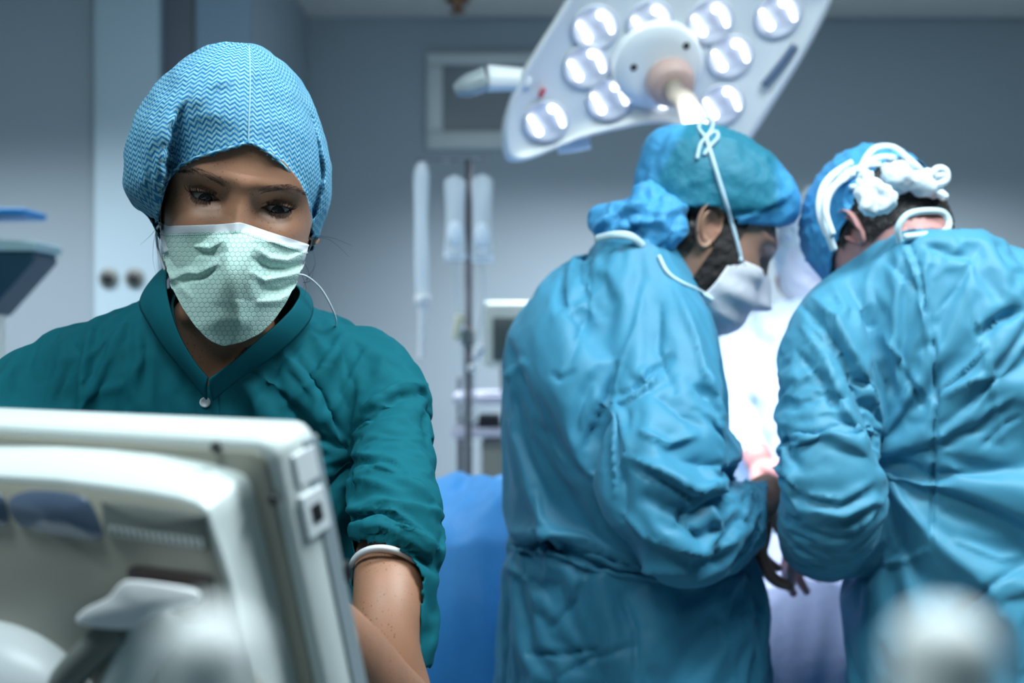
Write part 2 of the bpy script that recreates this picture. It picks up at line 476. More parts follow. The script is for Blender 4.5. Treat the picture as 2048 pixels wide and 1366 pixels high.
boxm('wall_return', (xl-0.08, LWY+0.08, 0), (xl, WY, CH), M_WALL, kind='structure')
def strip(n, x0, x1, m, dep):
    a = P(x0, 0, LWY-dep).x; b = P(x1, 0, LWY-dep).x
    return boxm(n, (a, LWY-dep, 0.0), (b, LWY-0.001, CH), m, None, 0.004, kind='structure')
strip('trim_1', 188, 318, M_PANEL, 0.05)
strip('trim_2', 392, 500, Mat('panel_blue', (0.26, 0.36, 0.44), 0.85), 0.03)
strip('trim_3', 322, 388, M_PANELD, 0.008)
# wall sockets on the pale column
for i, cx in enumerate((218, 270)):
    c = P(cx, 556, LWY-0.05)
    s = thing('wall_socket', ['round dark gas socket on the pale wall column, nearer the left edge', 'round dark gas socket on the pale wall column, nearer the cap'][i], 'socket', (c.x, c.y, c.z), 'gas sockets on the wall column')
    def disc(r, y0, y1, n=28):
        t = np.linspace(0, 2*PI, n, endpoint=False)
        R = [np.stack([c.x+rr*np.cos(t), np.full(n, yy), c.z+rr*np.sin(t)], 1) for rr, yy in ((r, c.y-y0), (r, c.y-y1+0.002), (r*0.93, c.y-y1))]
        return loft(R)
    obj('rim', disc(0.030, 0.0, 0.008), M_GREY, s); obj('valve', disc(0.017, 0.008, 0.020), M_DARK, s)
# viewing window in the back wall
fz = WY-0.03
wn = bpy.data.objects.new('window_1', None); COL.objects.link(wn); wn['kind'] = 'structure'
fr = Mat('window_frame', (0.50, 0.56, 0.56), 0.4)
for x0, y0, x1, y1 in ((853, 105, 1085, 128), (853, 262, 1085, 297), (853, 129, 885, 261), (1050, 129, 1085, 261)):
    pbox('window_frame', x0, y0, x1, y1, fz, 0.03, fr, wn, 0.004, kind='structure')
pbox('pane', 885, 128, 1050, 262, WY-0.012, 0.01, Mat('window_glass', (0.16, 0.19, 0.21), 0.2), wn, 0.0, kind='structure')
# ceiling luminaires, the fourth added to light the pale column (the photo shows only the glow at its top edge)
for i, (cx, cy, sx, sy, lb) in enumerate(((-0.65, 0.40, 1.1, 0.6, 'flat square ceiling light over the masked woman'), (0.75, 0.85, 1.2, 0.6, 'flat square ceiling light before the two surgeons'), (0.9, 3.75, 2.2, 0.3, 'long narrow ceiling light near the back wall'), (-1.6, 2.75, 1.5, 0.3, 'long narrow ceiling light added to light the pale column'))):
    t = thing('ceiling_light', lb, 'light', (cx, cy, CH), 'recessed ceiling lights')
    boxm('frame', (cx-sx/2-0.03, cy-sy/2-0.03, CH-0.02), (cx+sx/2+0.03, cy+sy/2+0.03, CH-0.001), M_WHITE2, t, 0.004)
    boxm('diffuser', (cx-sx/2, cy-sy/2, CH-0.026), (cx+sx/2, cy+sy/2, CH-0.0205), M_PANELLIGHT, t)
c = P(915, 16, 4.45)
sp = obj('sprinkler', loft([np.stack([c.x+r*np.cos(np.linspace(0, 2*PI, 16, endpoint=False)), c.y+r*np.sin(np.linspace(0, 2*PI, 16, endpoint=False)), np.full(16, z)], 1) for r, z in ((0.045, CH-0.001), (0.045, CH-0.012), (0.018, CH-0.02), (0.018, CH-0.04), (0.03, CH-0.045), (0.03, CH-0.05))]), Mat('bronze', (0.25, 0.13, 0.07), 0.4, Metallic=0.5))
tag(sp, 'small bronze sprinkler on the ceiling at the top of the picture', 'sprinkler')
# ------------------------------------------------------------------ heads
HT = np.array([  # z, half width, front depth, back depth
    (-0.200, .060, .048, .066), (-0.150, .052, .040, .060), (-0.128, .050, .046, .056), (-0.118, .046, .070, .052), (-0.110, .040, .082, .052),
    (-0.100, .047, .087, .055), (-0.080, .056, .088, .062), (-0.060, .063, .087, .074), (-0.040, .0675, .086, .086), (-0.020, .070, .087, .096),
    (0.000, .0705, .088, .101), (0.030, .0725, .091, .103), (0.050, .071, .089, .100), (0.080, .063, .078, .089), (0.100, .051, .062, .070),
    (0.112, .034, .042, .048), (0.118, .014, .017, .020)])
EYX = 0.0317; EYR = 0.0122
_zf = np.arange(-0.22, 0.13, 0.001); _k = np.exp(-(np.arange(-14, 15)/5.5)**2); _k /= _k.sum()
def hprof(Z, c):
    t = np.interp(_zf, HT[:, 0], HT[:, c]); s = np.convolve(np.pad(t, 14, mode='edge'), _k, 'valid')
    w = np.clip((0.108-_zf)/0.03, 0, 1); return np.interp(Z, _zf, s*w+t*(1-w))
def sm(x, a, b):
    t = np.clip((x-a)/(b-a), 0, 1); return t*t*(3-2*t)
def head_grid(fine=True, male=False):
    if fine:
        th = np.radians(np.concatenate([np.arange(-180, -62, 4.0), np.arange(-62, 62, 0.36), np.arange(62, 180, 4.0)]))
        zz = np.concatenate([np.arange(-0.20, -0.062, 0.005), np.arange(-0.062, 0.045, 0.00055), np.arange(0.045, 0.1181, 0.0025)])
    else:
        th = np.radians(np.arange(-180, 180, 2.2)); zz = np.arange(-0.132, 0.1181, 0.0028)
    T, Z = np.meshgrid(th, zz)
    b = hprof(Z, 1); af = hprof(Z, 2); ab = hprof(Z, 3)
    a = np.where(np.cos(T) > 0, af, ab); e = 2.25
    r = (np.abs(np.cos(T)/a)**e+np.abs(np.sin(T)/b)**e)**(-1/e)
    X = r*np.sin(T); Y = -r*np.cos(T)
    front = np.cos(T) > 0
    aX = np.abs(X); g = lambda x0, z0, sx, sz: np.exp(-((aX-x0)/sx)**2-((Z-z0)/sz)**2)
    d = np.zeros_like(X)
    k = 1.25 if male else 1.0
    d += 0.0042*k*g(0.030, 0.019, .022, .008)+0.003*g(0.0, 0.022, .016, .010)
    d -= 0.0125*g(EYX, 0.001, .017, .0125)+0.003*g(0.018, -0.001, .006, .009)
    d += 0.0055*g(0.046, -0.026, .019, .014)
    nz = np.interp(Z, [-0.058, -0.050, -0.044, -0.030, -0.012, 0.002, 0.014, 0.028], [0, .012, .024, .0195, .0125, .0075, .004, 0])
    nw = np.interp(Z, [-0.05, -0.03, -0.01, 0.01, 0.03], [.0135, .0105, .0082, .0085, .013])
    d += nz*k*np.exp(-(X/nw)**2)
    d += 0.006*g(0.0, -0.072, .022, .010)+0.005*g(0, -0.102, .016, .010)
    # lids follow the eyeballs; the slit is pushed in behind them
    Yn = Y-d*front
    ec_y = -0.0615
    dx = aX-EYX; rho2 = dx*dx+(Z-0.0)**2
    lr = EYR+0.0011
    lid = np.where(rho2 < lr*lr, ec_y-np.sqrt(np.maximum(lr*lr-rho2, 0)), 0.0)
    blend = np.maximum(-Yn, -lid)  # most forward of the two, eased
    kk = 0.0022; h = np.clip(0.5+0.5*((-lid)-(-Yn))/kk, 0, 1)
    sm_ = (-Yn)*(1-h)+(-lid)*h+kk*h*(1-h)
    Yl = np.where((rho2 < (lr*1.05)**2) & front, -sm_, Yn)
    s = dx/0.0137
    up = (0.0036 if fine else 0.0047)*(1-np.clip(np.abs(s+0.08), 0, 1)**2.2); lo = -0.0036*(1-np.clip(np.abs(s-0.1), 0, 1)**2.0)
    slant = 0.0012*s
    if fine:
        # lid crease
        cz = up+slant+0.0038
        Yl = Yl+front*0.0018*np.exp(-((Z-cz)/0.0010)**2)*np.clip(1-np.abs(s)**4*0.6, 0, 1)*(np.abs(s) < 1.25)
        # soft pouch under the eye
        Yl = Yl-front*0.0008*np.exp(-((Z-(lo+slant-0.0055))/0.003)**2)*(np.abs(s) < 1.1)
        ins = (np.abs(s) < 1) & (Z < up+slant) & (Z > lo+slant) & front
        Yl = np.where(ins, np.maximum(Yl+0.004, ec_y-EYR*0.6), Yl)
    Y = np.where(front, Yl, Y)
    V = np.stack([X, Y, Z], -1).reshape(-1, 3)
    nr, nc = X.shape
    F = grid_faces(nr, nc); top = len(V); V = np.vstack([V, [0, 0.002, 0.1192]])
    for j in range(nc): F.append(((nr-1)*nc+j, (nr-1)*nc+(j+1) % nc, top))
    return V, F, T, Z
def ear(side):
    """one ear in head space; side=+1 his/her left (local +x)"""
    nph, nrh = 48, 22
    ph = np.linspace(0, 2*PI, nph, endpoint=False); rh = np.linspace(0, 1, nrh)
    pts = []
    for r in rh:
        for a in ph:
            H = 0.0315*(1+0.08*math.sin(a)); W = 0.0175*(1+0.22*math.sin(a)+0.06*math.cos(a))
            u = W*math.cos(a)*r; v = H*math.sin(a)*r
            h = 0.004+0.008*math.exp(-((r-0.92)/0.10)**2)*(1 if math.sin(a) > -0.55 else 0.45)
            h += 0.006*math.exp(-((r-0.58)/0.12)**2)*(0.5+0.5*math.cos(a-0.4))
            h -= 0.008*math.exp(-((u+0.003)/0.006)**2-((v+0.002)/0.009)**2)
            h += 0.005*math.exp(-((u+0.013)/0.004)**2-((v+0.003)/0.005)**2)
            h *= 1-0.55*max(0, r-0.93)/0.07
            pts.append((u, v, h+0.010*(u/0.0175)*0.6))
    F = grid_faces(nrh, nph)
    n = len(pts); back = [(u*0.96, v*0.97, h-0.006 if (i//nph) < nrh-1 else h-0.003) for i, (u, v, h) in enumerate(pts)]
    A = np.array(pts+back); F += [tuple(reversed([i+n for i in f])) for f in grid_faces(nrh, nph)]
    for j in range(nph):
        k = (j+1) % nph; F.append(((nrh-1)*nph+j, (nrh-1)*nph+k, n+(nrh-1)*nph+k, n+(nrh-1)*nph+j))
    u, v, h = A[:, 0], A[:, 1], A[:, 2]
    tl = math.radians(-12)
    uy = u*math.cos(tl)-v*math.sin(tl); vz = u*math.sin(tl)+v*math.cos(tl)
    V = np.stack([side*(0.0665+h+0.002), 0.014+uy, -0.014+vz], 1)
    if side < 0: F = [tuple(reversed(f)) for f in F]
    return V, F
def head_matrix(loc, yaw, pitch, roll, scale=1.0):
    return (Matrix.Translation(loc) @ Matrix.Rotation(math.radians(yaw), 4, 'Z') @ Matrix.Rotation(math.radians(roll), 4, 'Y') @ Matrix.Rotation(math.radians(pitch), 4, 'X') @ Matrix.Scale(scale, 4))
def xf(M, V):
    A = np.array(M); return np.asarray(V)@A[:3, :3].T+A[:3, 3]
def shell(V, F, T, Z, keep, off, jitter=0.0, seed=0):
    """a patch of the head surface lifted by off (hair, beard, inner cap)"""
    n = len(T.ravel()); k = keep(T, Z).ravel(); k = np.append(k, False)
    rad = V*np.array([1, 1, 0.6]); L = np.linalg.norm(rad, axis=1)[:, None]+1e-9; Nn = rad/L
    o = np.full(len(V), off)
    if callable(off): o = np.append(off(T, Z).ravel(), 0)
    if jitter:
        o = o+np.array([noise.fractal(Vector(v)*90+Vector((seed, 0, 0)), 0.6, 2, 3)*jitter for v in V])
    W = V+Nn*o[:, None]
    FF = [f for f in F if all(k[i] for i in f)]
    used = sorted({i for f in FF for i in f}); mp = {i: j for j, i in enumerate(used)}
    return W[used], [tuple(mp[i] for i in f) for f in FF]
def ribbon(pts, width, thick=0.0008, name='ribbon', n=8, step=6):
    return tube_pts(np.array(pts, float), np.full(len(pts), width/2), n, True, None, step)
def hairs(curves, rad=0.00012):
    """thin tapered hairs, curves = list of (k,3)"""
    out = []
    for c in curves:
        c = np.asarray(c, float); r = np.linspace(1, 0.25, len(c))*rad
        out.append(tube_pts(c, r, 4, True))
    return join(out)
def hand(M, size=1.0, curl=0.5, spread=0.12, left=False, grip=0.0):
    """palm with four fingers and a thumb; wrist at the origin, fingers along +Y, palm faces -Z"""
    parts = []
    s = size; L = -1 if left else 1
    parts.append(ball((0, 0.045*s, 0), (0.041*s, 0.052*s, 0.0155*s), 20))
    parts.append(ball((L*0.022*s, 0.03*s, -0.006*s), (0.019*s, 0.032*s, 0.015*s), 16))
    lens = [0.072, 0.080, 0.075, 0.058]; xs = [0.030, 0.010, -0.010, -0.029]
    for i in range(4):
        p = np.array([L*xs[i]*s, 0.082*s-abs(i-1)*0.004*s, 0.0]); a = 0.15+curl*0.35; pts = [p-np.array([0, 0.02*s, 0]), p]; q = p.copy()
        sa = L*(1.2-i)*spread
        for j, fr in enumerate((0.45, 0.30, 0.25)):
            q = q+lens[i]*s*fr*np.array([math.sin(sa)*math.cos(a), math.cos(sa)*math.cos(a), -math.sin(a)]); pts.append(q.copy()); a += curl*(0.75+0.12*i)
        r = np.array([0.0095, 0.0095, 0.0085, 0.0078, 0.0055])*s*(0.88 if i == 3 else 1)
        parts.append(tube_pts(np.array(pts), r, 12, True, None, 4)); parts.append(ball(pts[-1], r[-1]*1.15, 10))
    t0 = np.array([L*0.026*s, 0.018*s, -0.006*s]); t1 = t0+np.array([L*0.026, 0.024, -0.012])*s; t2 = t1+np.array([L*0.012, 0.028, -0.012])*s; t3 = t2+np.array([L*0.001, 0.022, -0.010])*s
    parts.append(tube_pts(np.array([t0, t1, t2, t3]), np.array([0.014, 0.012, 0.0098, 0.006])*s, 12, True, None, 4)); parts.append(ball(t3, 0.0065*s, 10))
    V, F = join(parts); return [(xf(M, v), f) for v, f in [(V, F)]][0]
def aim(origin, fwd, up):
    """matrix with +Y along fwd and +Z roughly up"""
    y = Vector(fwd).normalized(); z = Vector(up); x = y.cross(z).normalized(); z = x.cross(y)
    M = Matrix((x, y, z)).transposed().to_4x4(); M.translation = Vector(origin); return M

def bvh_of(lst):
    from mathutils.bvhtree import BVHTree
    V, F = join(lst); return BVHTree.FromPolygons([tuple(v) for v in V], [tuple(int(i) for i in f) for f in F])
def me_vf(me): return vget(me), [tuple(p.vertices) for p in me.polygons]
def rib_on(name, pts, w, mat, par, tree, out=0.003, step=8):
    """a tape lying on whatever is under it"""
    A = interp_rows(np.array(pts, float), step); O = Vector((0, 0, CAMZ)); R = []
    for px, py, z in A:
        d = (P(px, py, 1.0)-O).normalized(); h = tree.ray_cast(O, d)
        R.append(tuple(h[0]-d*out) if h[0] is not None and abs(h[0].y-z) < 0.09 else tuple(P(px, py, z)))
    R = np.array(R)
    for _ in range(3): R[1:-1] = (R[:-2]+2*R[1:-1]+R[2:])/4
    return obj(name, tube_pts(R, np.full(len(R), w/2), 8), mat, par)

def head_patch(V, T, Z, t0, t1, z0, z1, off, nu=60, nv=50):
    """a smooth-edged sheet lying off the face between angles t0..t1 and heights z0..z1 (z0/z1 may depend on t)"""
    nr, nc = T.shape; G = V[:nr*nc].reshape(nr, nc, 3); ts = T[0]; zs = Z[:, 0]; rows = []
    for v in np.linspace(0, 1, nv):
        row = []
        for u in np.linspace(0, 1, nu):
            t = math.radians(t0+(t1-t0)*u); a = z0(t) if callable(z0) else z0; b = z1(t) if callable(z1) else z1; z = a+(b-a)*v
            i = np.clip((z-zs[0])/(zs[1]-zs[0]), 0, nr-1.001); j = np.clip((t-ts[0])/(ts[1]-ts[0]), 0, nc-1.001)
            i0, j0 = int(i), int(j); fi, fj = i-i0, j-j0
            p = G[i0, j0]*(1-fi)*(1-fj)+G[i0+1, j0]*fi*(1-fj)+G[i0, j0+1]*(1-fi)*fj+G[i0+1, j0+1]*fi*fj
            n = p*np.array([1, 1, 0.6]); n = n/np.linalg.norm(n); row.append(p+n*off(t, z, u, v))
        rows.append(row)
    return np.array(rows).reshape(-1, 3), [tuple(reversed(f)) for f in grid_faces(nv, nu, False)]
# ------------------------------------------------------------------ the masked woman in front
W = thing('person', 'woman in white-and-blue zigzag cap, pale green mask and dark teal scrub top, looking down', 'person', (-0.26, 1.2, 0))
WM = head_matrix(P(487, 383, 1.135), 13, 15, 8.5)
hV, hF, hT, hZ = head_grid(True)
we = [ear(1), ear(-1)]
cut = [(250, 470), (312, 452), (317, 425), (324, 392), (336, 360), (356, 336), (392, 318), (430, 307), (470, 296), (498, 287), (520, 297), (545, 314), (575, 342), (598, 372), (614, 405), (622, 440), (626, 475), (700, 480)]
def cap_edge(x): return np.interp(x, [c[0] for c in cut], [c[1] for c in cut])
# ---- cap form first, so that the head can be tucked inside it
cap_rows = [(94, 484, 512, 1.150, .02), (104, 452, 536, 1.150, .08), (122, 408, 560, 1.150, .14), (150, 368, 592, 1.148, .175), (190, 330, 618, 1.145, .21), (240, 296, 638, 1.143, .228),
            (290, 272, 652, 1.140, .238), (340, 262, 661, 1.140, .236), (380, 261, 661, 1.142, .228), (410, 275, 656, 1.145, .215), (435, 300, 648, 1.150, .20), (460, 312, 640, 1.155, .19), (478, 322, 634, 1.158, .18), (500, 330, 626, 1.16, .17)]
cp = remesh([slab(cap_rows, 64, 5, 2.05)], 0.0035, 4, 'surgical_cap')
hW = xf(WM, hV)
hq = px_of(hW); aT_ = np.append(np.abs(hT).ravel(), 0)
sel_ = ((hq[:, 1] < cap_edge(hq[:, 0])-12) & (aT_ < 1.2)) | ((aT_ > 1.1) & (hV[:, 2] > -0.03))
hW = tuck(hW, cp, 0.007, sel_)
# left arm reaching down behind the monitor to touch its screen
arm = np.array([P(750, 790, 1.20), P(790, 940, 1.15), P(785, 1060, 1.07), P(780, 1180, 1.00), P(772, 1290, 0.97), P(792, 1400, 0.97), P(770, 1400, 0.93), P(700, 1310, 0.87), P(640, 1235, 0.83)])
ar = np.array([.030, .031, .0325, .0305, .0275, .030, .031, .027, .021])
armVF = tube_pts(arm, ar, 28, True, None, 5)
wd = (Vector(arm[-1])-Vector(arm[-2]))
hnd = hand(aim(arm[-1]-np.array(wd)*0.2, wd, (0.1, -0.3, 1)), 0.92, 0.35, left=True)
chest = slab([(560, 400, 520, 1.20, .09), (620, 370, 545, 1.21, .10), (690, 320, 600, 1.22, .13), (760, 250, 660, 1.23, .15), (900, 200, 700, 1.24, .16)], 40, 4)
body = join([(hW, hF)]+[(tuck(xf(WM, v), cp, 0.003, v[:, 2] > -0.035), f) for v, f in we]+[armVF, hnd, chest])
bo = obj('body', body, M_SKIN, W)
# eyes
gaze = Matrix.Rotation(math.radians(15), 4, 'X')
for s in (-1, 1):
    V, F = ball((0, 0, 0), EYR, 40)
    bul = np.exp(-(V[:, 0]**2+V[:, 2]**2)/0.006**2)*(V[:, 1] < 0)*0.0008; V[:, 1] -= bul
    me = mesh_np('eye', V, F); o = bpy.data.objects.new('eye', me); COL.objects.link(o); me.materials.append(M_EYE.m)
    me.polygons.foreach_set('use_smooth', [True]*len(me.polygons))
    o.parent = W; o.matrix_parent_inverse = Matrix.LocRotScale(W.location, W.rotation_euler, W.scale).inverted()
    o.matrix_basis = WM @ Matrix.Translation((s*EYX, -0.0615, 0)) @ Matrix.Rotation(math.radians(6), 4, 'Z') @ gaze
from mathutils.bvhtree import BVHTree
fbvh = BVHTree.FromPolygons([tuple(v) for v in hV], [tuple(f) for f in hF])
def on_face(x, z, out=0.0):
    h = fbvh.ray_cast(Vector((x, -0.2, z)), Vector((0, 1, 0)))
    y = h[0].y if h[0] else -0.07
    return np.array([x, y-out, z])
# eyebrows
rb = random.Random(7)
for s in (-1, 1):
    cs = []
    for i in range(170):
        t = rb.random()**0.9
        x = 0.0135+t*0.043; z = 0.0150+0.0075*math.sin(t*PI*0.66+0.15)-0.0062*max(0, t-0.6)*2.2
        wd_ = (0.0030*(1-t)**0.7+0.0007); z += rb.uniform(-1, 1)*wd_; x *= s
        L = 0.0075*(1-0.35*t)*rb.uniform(0.7, 1.1); dz = (0.6-0.75*t)*L*0.7; dxx = s*L*0.85
        pts = [xf(WM, on_face(x+dxx*k, z+dz*k, 0.0002+0.0008*math.sin(k*2.4))) for k in (0, .35, .7, 1)]
        cs.append(np.array(pts))
    obj('eyebrow', hairs(cs, 0.00010), M_HAIR, W)
# lashes
for s in (-1, 1):
    for upper in (True, False):
        cs = []
        for i in range(74 if upper else 46):
            u = rb.uniform(-0.96, 0.98)
            if upper: z = 0.0036*(1-min(1, abs(u+0.08))**2.2)+0.0012*u
            else: z = -0.0036*(1-min(1, abs(u-0.1))**2.0)+0.0012*u
            dx = u*0.0137; x = EYX+dx; r2 = dx*dx+z*z; y = -0.0615-math.sqrt(max(0.0133**2-r2, 1e-8))
            L = (0.0085 if upper else 0.0048)*rb.uniform(0.65, 1.1)*(1+0.25*u); fan = u*0.65+rb.uniform(-.12, .12)
            pts = []
            for k in (0, .3, .6, 1):
                zz = z+(L*(-0.25*k+0.85*k*k) if upper else -L*(0.5*k+0.2*k*k)); yy = y-L*0.85*(k-0.28*k*k)
                pts.append(xf(WM, np.array([s*(x+fan*L*k), yy, zz])))
            cs.append(np.array(pts))
        # lash line
        ln = []
        for u in np.linspace(-0.98, 0.98, 22):
            if upper: z = 0.0036*(1-min(1, abs(u+0.08))**2.2)+0.0012*u
            else: z = -0.0036*(1-min(1, abs(u-0.1))**2.0)+0.0012*u
            dx = u*0.0137; y = -0.0615-math.sqrt(max(0.01325**2-dx*dx-z*z, 1e-8)); ln.append(xf(WM, np.array([s*(EYX+dx), y, z])))
        a = hairs(cs, 0.00030); b = tube_pts(np.array(ln), np.full(len(ln), 0.0007 if upper else 0.0003), 6)
        obj('eyelashes', join([a, b]), M_HAIR, W)
# hairline under the cap and loose strands
hs = shell(hV, hF, hT, hZ, lambda T, Z: (np.abs(T) > np.radians(64)) & (Z > -0.045), 0.0025, 0.001)
hs = (tuck(xf(WM, hs[0]), cp, 0.007, hs[0][:, 2] > -0.03), hs[1])
st = []
for (pts) in ([(318, 445, 1.15), (308, 480, 1.15), (306, 520, 1.15), (312, 548, 1.16)], [(320, 445, 1.15), (302, 470, 1.15), (280, 490, 1.15)],
              [(322, 450, 1.15), (316, 500, 1.15), (318, 540, 1.15)], [(325, 470, 1.15), (322, 500, 1.15), (328, 530, 1.15)],
              [(612, 560, 1.15), (630, 530, 1.15), (625, 500, 1.15)], [(606, 565, 1.15), (622, 560, 1.15), (628, 530, 1.15)],
              [(620, 470, 1.15), (665, 476, 1.15), (705, 492, 1.15)], [(622, 474, 1.15), (660, 480, 1.15), (700, 515, 1.15)],
              [(600, 540, 1.15), (612, 575, 1.15), (606, 600, 1.15)], [(604, 520, 1.15), (618, 548, 1.15), (604, 580, 1.15)],
              [(330, 480, 1.15), (326, 515, 1.15), (334, 545, 1.15)]):
    st.append(interp_rows(np.array([P(*p) for p in pts]), 6))
obj('hair', join([hs, hairs(st, 0.00022)]), M_HAIR, W)

# ---- scrub top
W_t = [(575, 345, 575, 1.235, .10), (598, 300, 605, 1.235, .14), (622, 240, 640, 1.235, .165), (650, 152, 700, 1.235, .19), (690, 78, 765, 1.235, .215),
       (740, 20, 815, 1.235, .23), (800, -15, 835, 1.235, .24), (900, -40, 830, 1.24, .25), (1050, -30, 800, 1.25, .26), (1300, -10, 760, 1.25, .27),
       (1700, -20, 760, 1.25, .28), (2200, -30, 770, 1.25, .28)]
W_a = [(700, 690, 1.215, 52), (762, 745, 1.19, 72), (785, 830, 1.155, 84), (788, 920, 1.11, 88), (795, 1010, 1.06, 98), (798, 1070, 1.03, 98), (792, 1150, 1.01, 98), (788, 1240, 1.0, 93), (780, 1345, 0.99, 84)]
W_b = [(90, 730, 1.21, 60), (25, 790, 1.18, 78), (0, 900, 1.12, 85), (10, 1030, 1.06, 90), (60, 1130, 1.0, 80), (140, 1180, 0.96, 60)]
parts = [slab(W_t), ptube(W_a), ptube(W_b)]
inner = shrunk(parts, 0.013, 0.010)
gW = remesh(parts, 0.0065, 2, 'scrub_top')
folds(gW, [([(640, 1090), (760, 1060), (880, 1110)], 16, .010), ([(660, 1130), (780, 1100), (890, 1150)], 12, -.008), ([(650, 1030), (760, 1010), (900, 1020)], 16, .008),
           ([(650, 960), (760, 930), (880, 1000)], 16, .006), ([(480, 720), (560, 660), (640, 640)], 16, .004)])
V = vget(gW); p = px_of(V); pin = np.zeros(len(V))
pin[(p[:, 1] < 640) & (p[:, 0] > 290) & (p[:, 0] < 640)] = 1; pin[V[:, 2] < 0.85] = 1; pin[(p[:, 1] > 1300) & (p[:, 0] > 640) & (V[:, 1] < 1.1)] = 1
pin[(V[:, 1] < 0.97) & (p[:, 0] < 200)] = 1
drape(gW, inner, pin, grow=0.10, frames=22, bend=3, tens=20)
gW = subdivide(gW)
W_FOLDS = [
    ([(240, 640), (215, 720), (170, 800)], 12, .0045, .7), ([(270, 620), (280, 720), (262, 800)], 10, .004), ([(130, 690), (110, 760), (60, 810)], 16, .004),
    ([(33, 730), (30, 800)], 5, -.004, .6), ([(190, 640), (168, 720), (160, 800)], 6, .003), ([(300, 700), (250, 770), (180, 790)], 10, .003),
    ([(640, 640), (560, 720), (500, 830)], 11, -.006, .6), ([(690, 660), (640, 740), (560, 820)], 10, .006, .7), ([(700, 665), (640, 760), (620, 880)], 14, .005),
    ([(740, 690), (690, 780), (640, 850)], 12, .005, .6), ([(865, 790), (800, 790), (700, 860)], 11, -.006, .7), ([(862, 770), (800, 770), (720, 820)], 10, .006, .5),
    ([(870, 800), (850, 840), (862, 900)], 7, -.005), ([(870, 1000), (790, 920), (660, 900)], 12, .006, .7), ([(660, 950), (730, 930), (840, 960)], 10, -.005, .5),
    ([(655, 985), (720, 960), (800, 985)], 9, .005, .6), ([(885, 1100), (790, 1020), (670, 1020)], 10, .006, .7), ([(680, 1040), (760, 1030), (850, 1080)], 8, -.006, .5),
    ([(675, 1075), (760, 1055), (870, 1120)], 8, .006, .6), ([(690, 1062), (780, 1064), (870, 1140)], 5, -.006), ([(905, 1030), (880, 1100), (872, 1150)], 8, -.005)]
folds(gW, [(f[0], f[1], f[2]*1.0)+tuple(f[3:]) for f in W_FOLDS])
def hemline(x): return np.interp(x, [560, 700, 760, 800, 830, 856, 872, 884], [1075, 1082, 1084, 1096, 1122, 1170, 1250, 1330])
def cutW(c):
    q = px_of(np.array([[c.x, c.y, c.z]]))[0]
    if c.y < 1.12 and q[0] > 560 and q[1] > 1335: return True
    # sleeve: open the side that faces the viewer below the hem
    if c.y < 1.06 and q[0] > 600 and q[1] > hemline(q[0]):
        ax = np.interp(q[1], [1070, 1150, 1240, 1345], [1.03, 1.01, 1.0, .99])
        if c.y < ax-0.002 and q[0] < np.interp(q[1], [1130, 1180, 1330], [850, 846, 838]): return True
    # V neck
    xv0 = np.interp(q[1], [500, 560, 600, 660, 710, 752], [330, 338, 345, 366, 388, 412]); xv1 = np.interp(q[1], [500, 560, 600, 650, 700, 752], [620, 600, 590, 545, 475, 415])
    if q[1] < 768 and xv0-12-8*(q[1] > 700) < q[0] < xv1+12+8*(q[1] > 700) and c.y < 1.20: return True
    return False
cut_faces(gW, cutW)
gown = link_mesh('scrub_top', gW, M_SCRUB, W)
m_ = gown.modifiers.new('t', 'SOLIDIFY'); m_.thickness = 0.0012; m_.offset = -1
m_ = gown.modifiers.new('s', 'SMOOTH'); m_.iterations = 1
bvW = BVHTree.FromPolygons([tuple(v) for v in vget(gW)], [tuple(pp.vertices) for pp in gW.polygons])
def on_scrub(px, py, out=0.002, zdef=1.12):
    d = P(px, py, 1.0)-Vector((0, 0, CAMZ)); d.normalize()
    h = bvW.ray_cast(Vector((0, 0, CAMZ)), d)
    return h[0]-d*out if h[0] else P(px, py, zdef)
def band(inner, outer, n=26, bulge=0.004, th=0.0015):
    A = interp_rows(np.array([P(*p) for p in inner]), 8); B = interp_rows(np.array([P(*p) for p in outer]), 8)
    m = 12; t = np.linspace(0, 1, m)
    rows = [a+(b-a)*t[:, None]+np.stack([0*t, -bulge*np.sin(t*PI), 0.3*bulge*np.sin(t*PI)], 1) for a, b in zip(A, B)]
    V = np.vstack(rows); return V, grid_faces(len(rows), m, False)
c1 = band([(372, 520, 1.22), (340, 528, 1.17), (331, 560, 1.13), (338, 610, 1.10), (358, 670, 1.09), (388, 722, 1.088), (416, 756, 1.088)],
          [(330, 560, 1.24), (303, 560, 1.18), (278, 605, 1.145), (298, 650, 1.118), (330, 700, 1.108), (372, 750, 1.103), (412, 800, 1.103)])
c2 = band([(560, 560, 1.22), (597, 580, 1.16), (588, 610, 1.125), (556, 645, 1.105), (515, 680, 1.095), (466, 722, 1.09), (418, 757, 1.087)],
          [(590, 575, 1.25), (617, 592, 1.20), (622, 630, 1.16), (592, 672, 1.132), (540, 716, 1.118), (480, 755, 1.11), (424, 800, 1.103)])
c3 = band([(345, 535, 1.185), (380, 525, 1.235), (440, 522, 1.262), (510, 530, 1.262), (565, 548, 1.235), (600, 585, 1.19)],
          [(345, 640, 1.18), (380, 630, 1.235), (440, 628, 1.262), (510, 630, 1.262), (565, 640, 1.235), (600, 660, 1.185)])
for cc in (c1, c2, c3):
    o = obj('collar', cc, M_SCRUB, W); q = o.modifiers.new('t', 'SOLIDIFY'); q.thickness = 0.0018
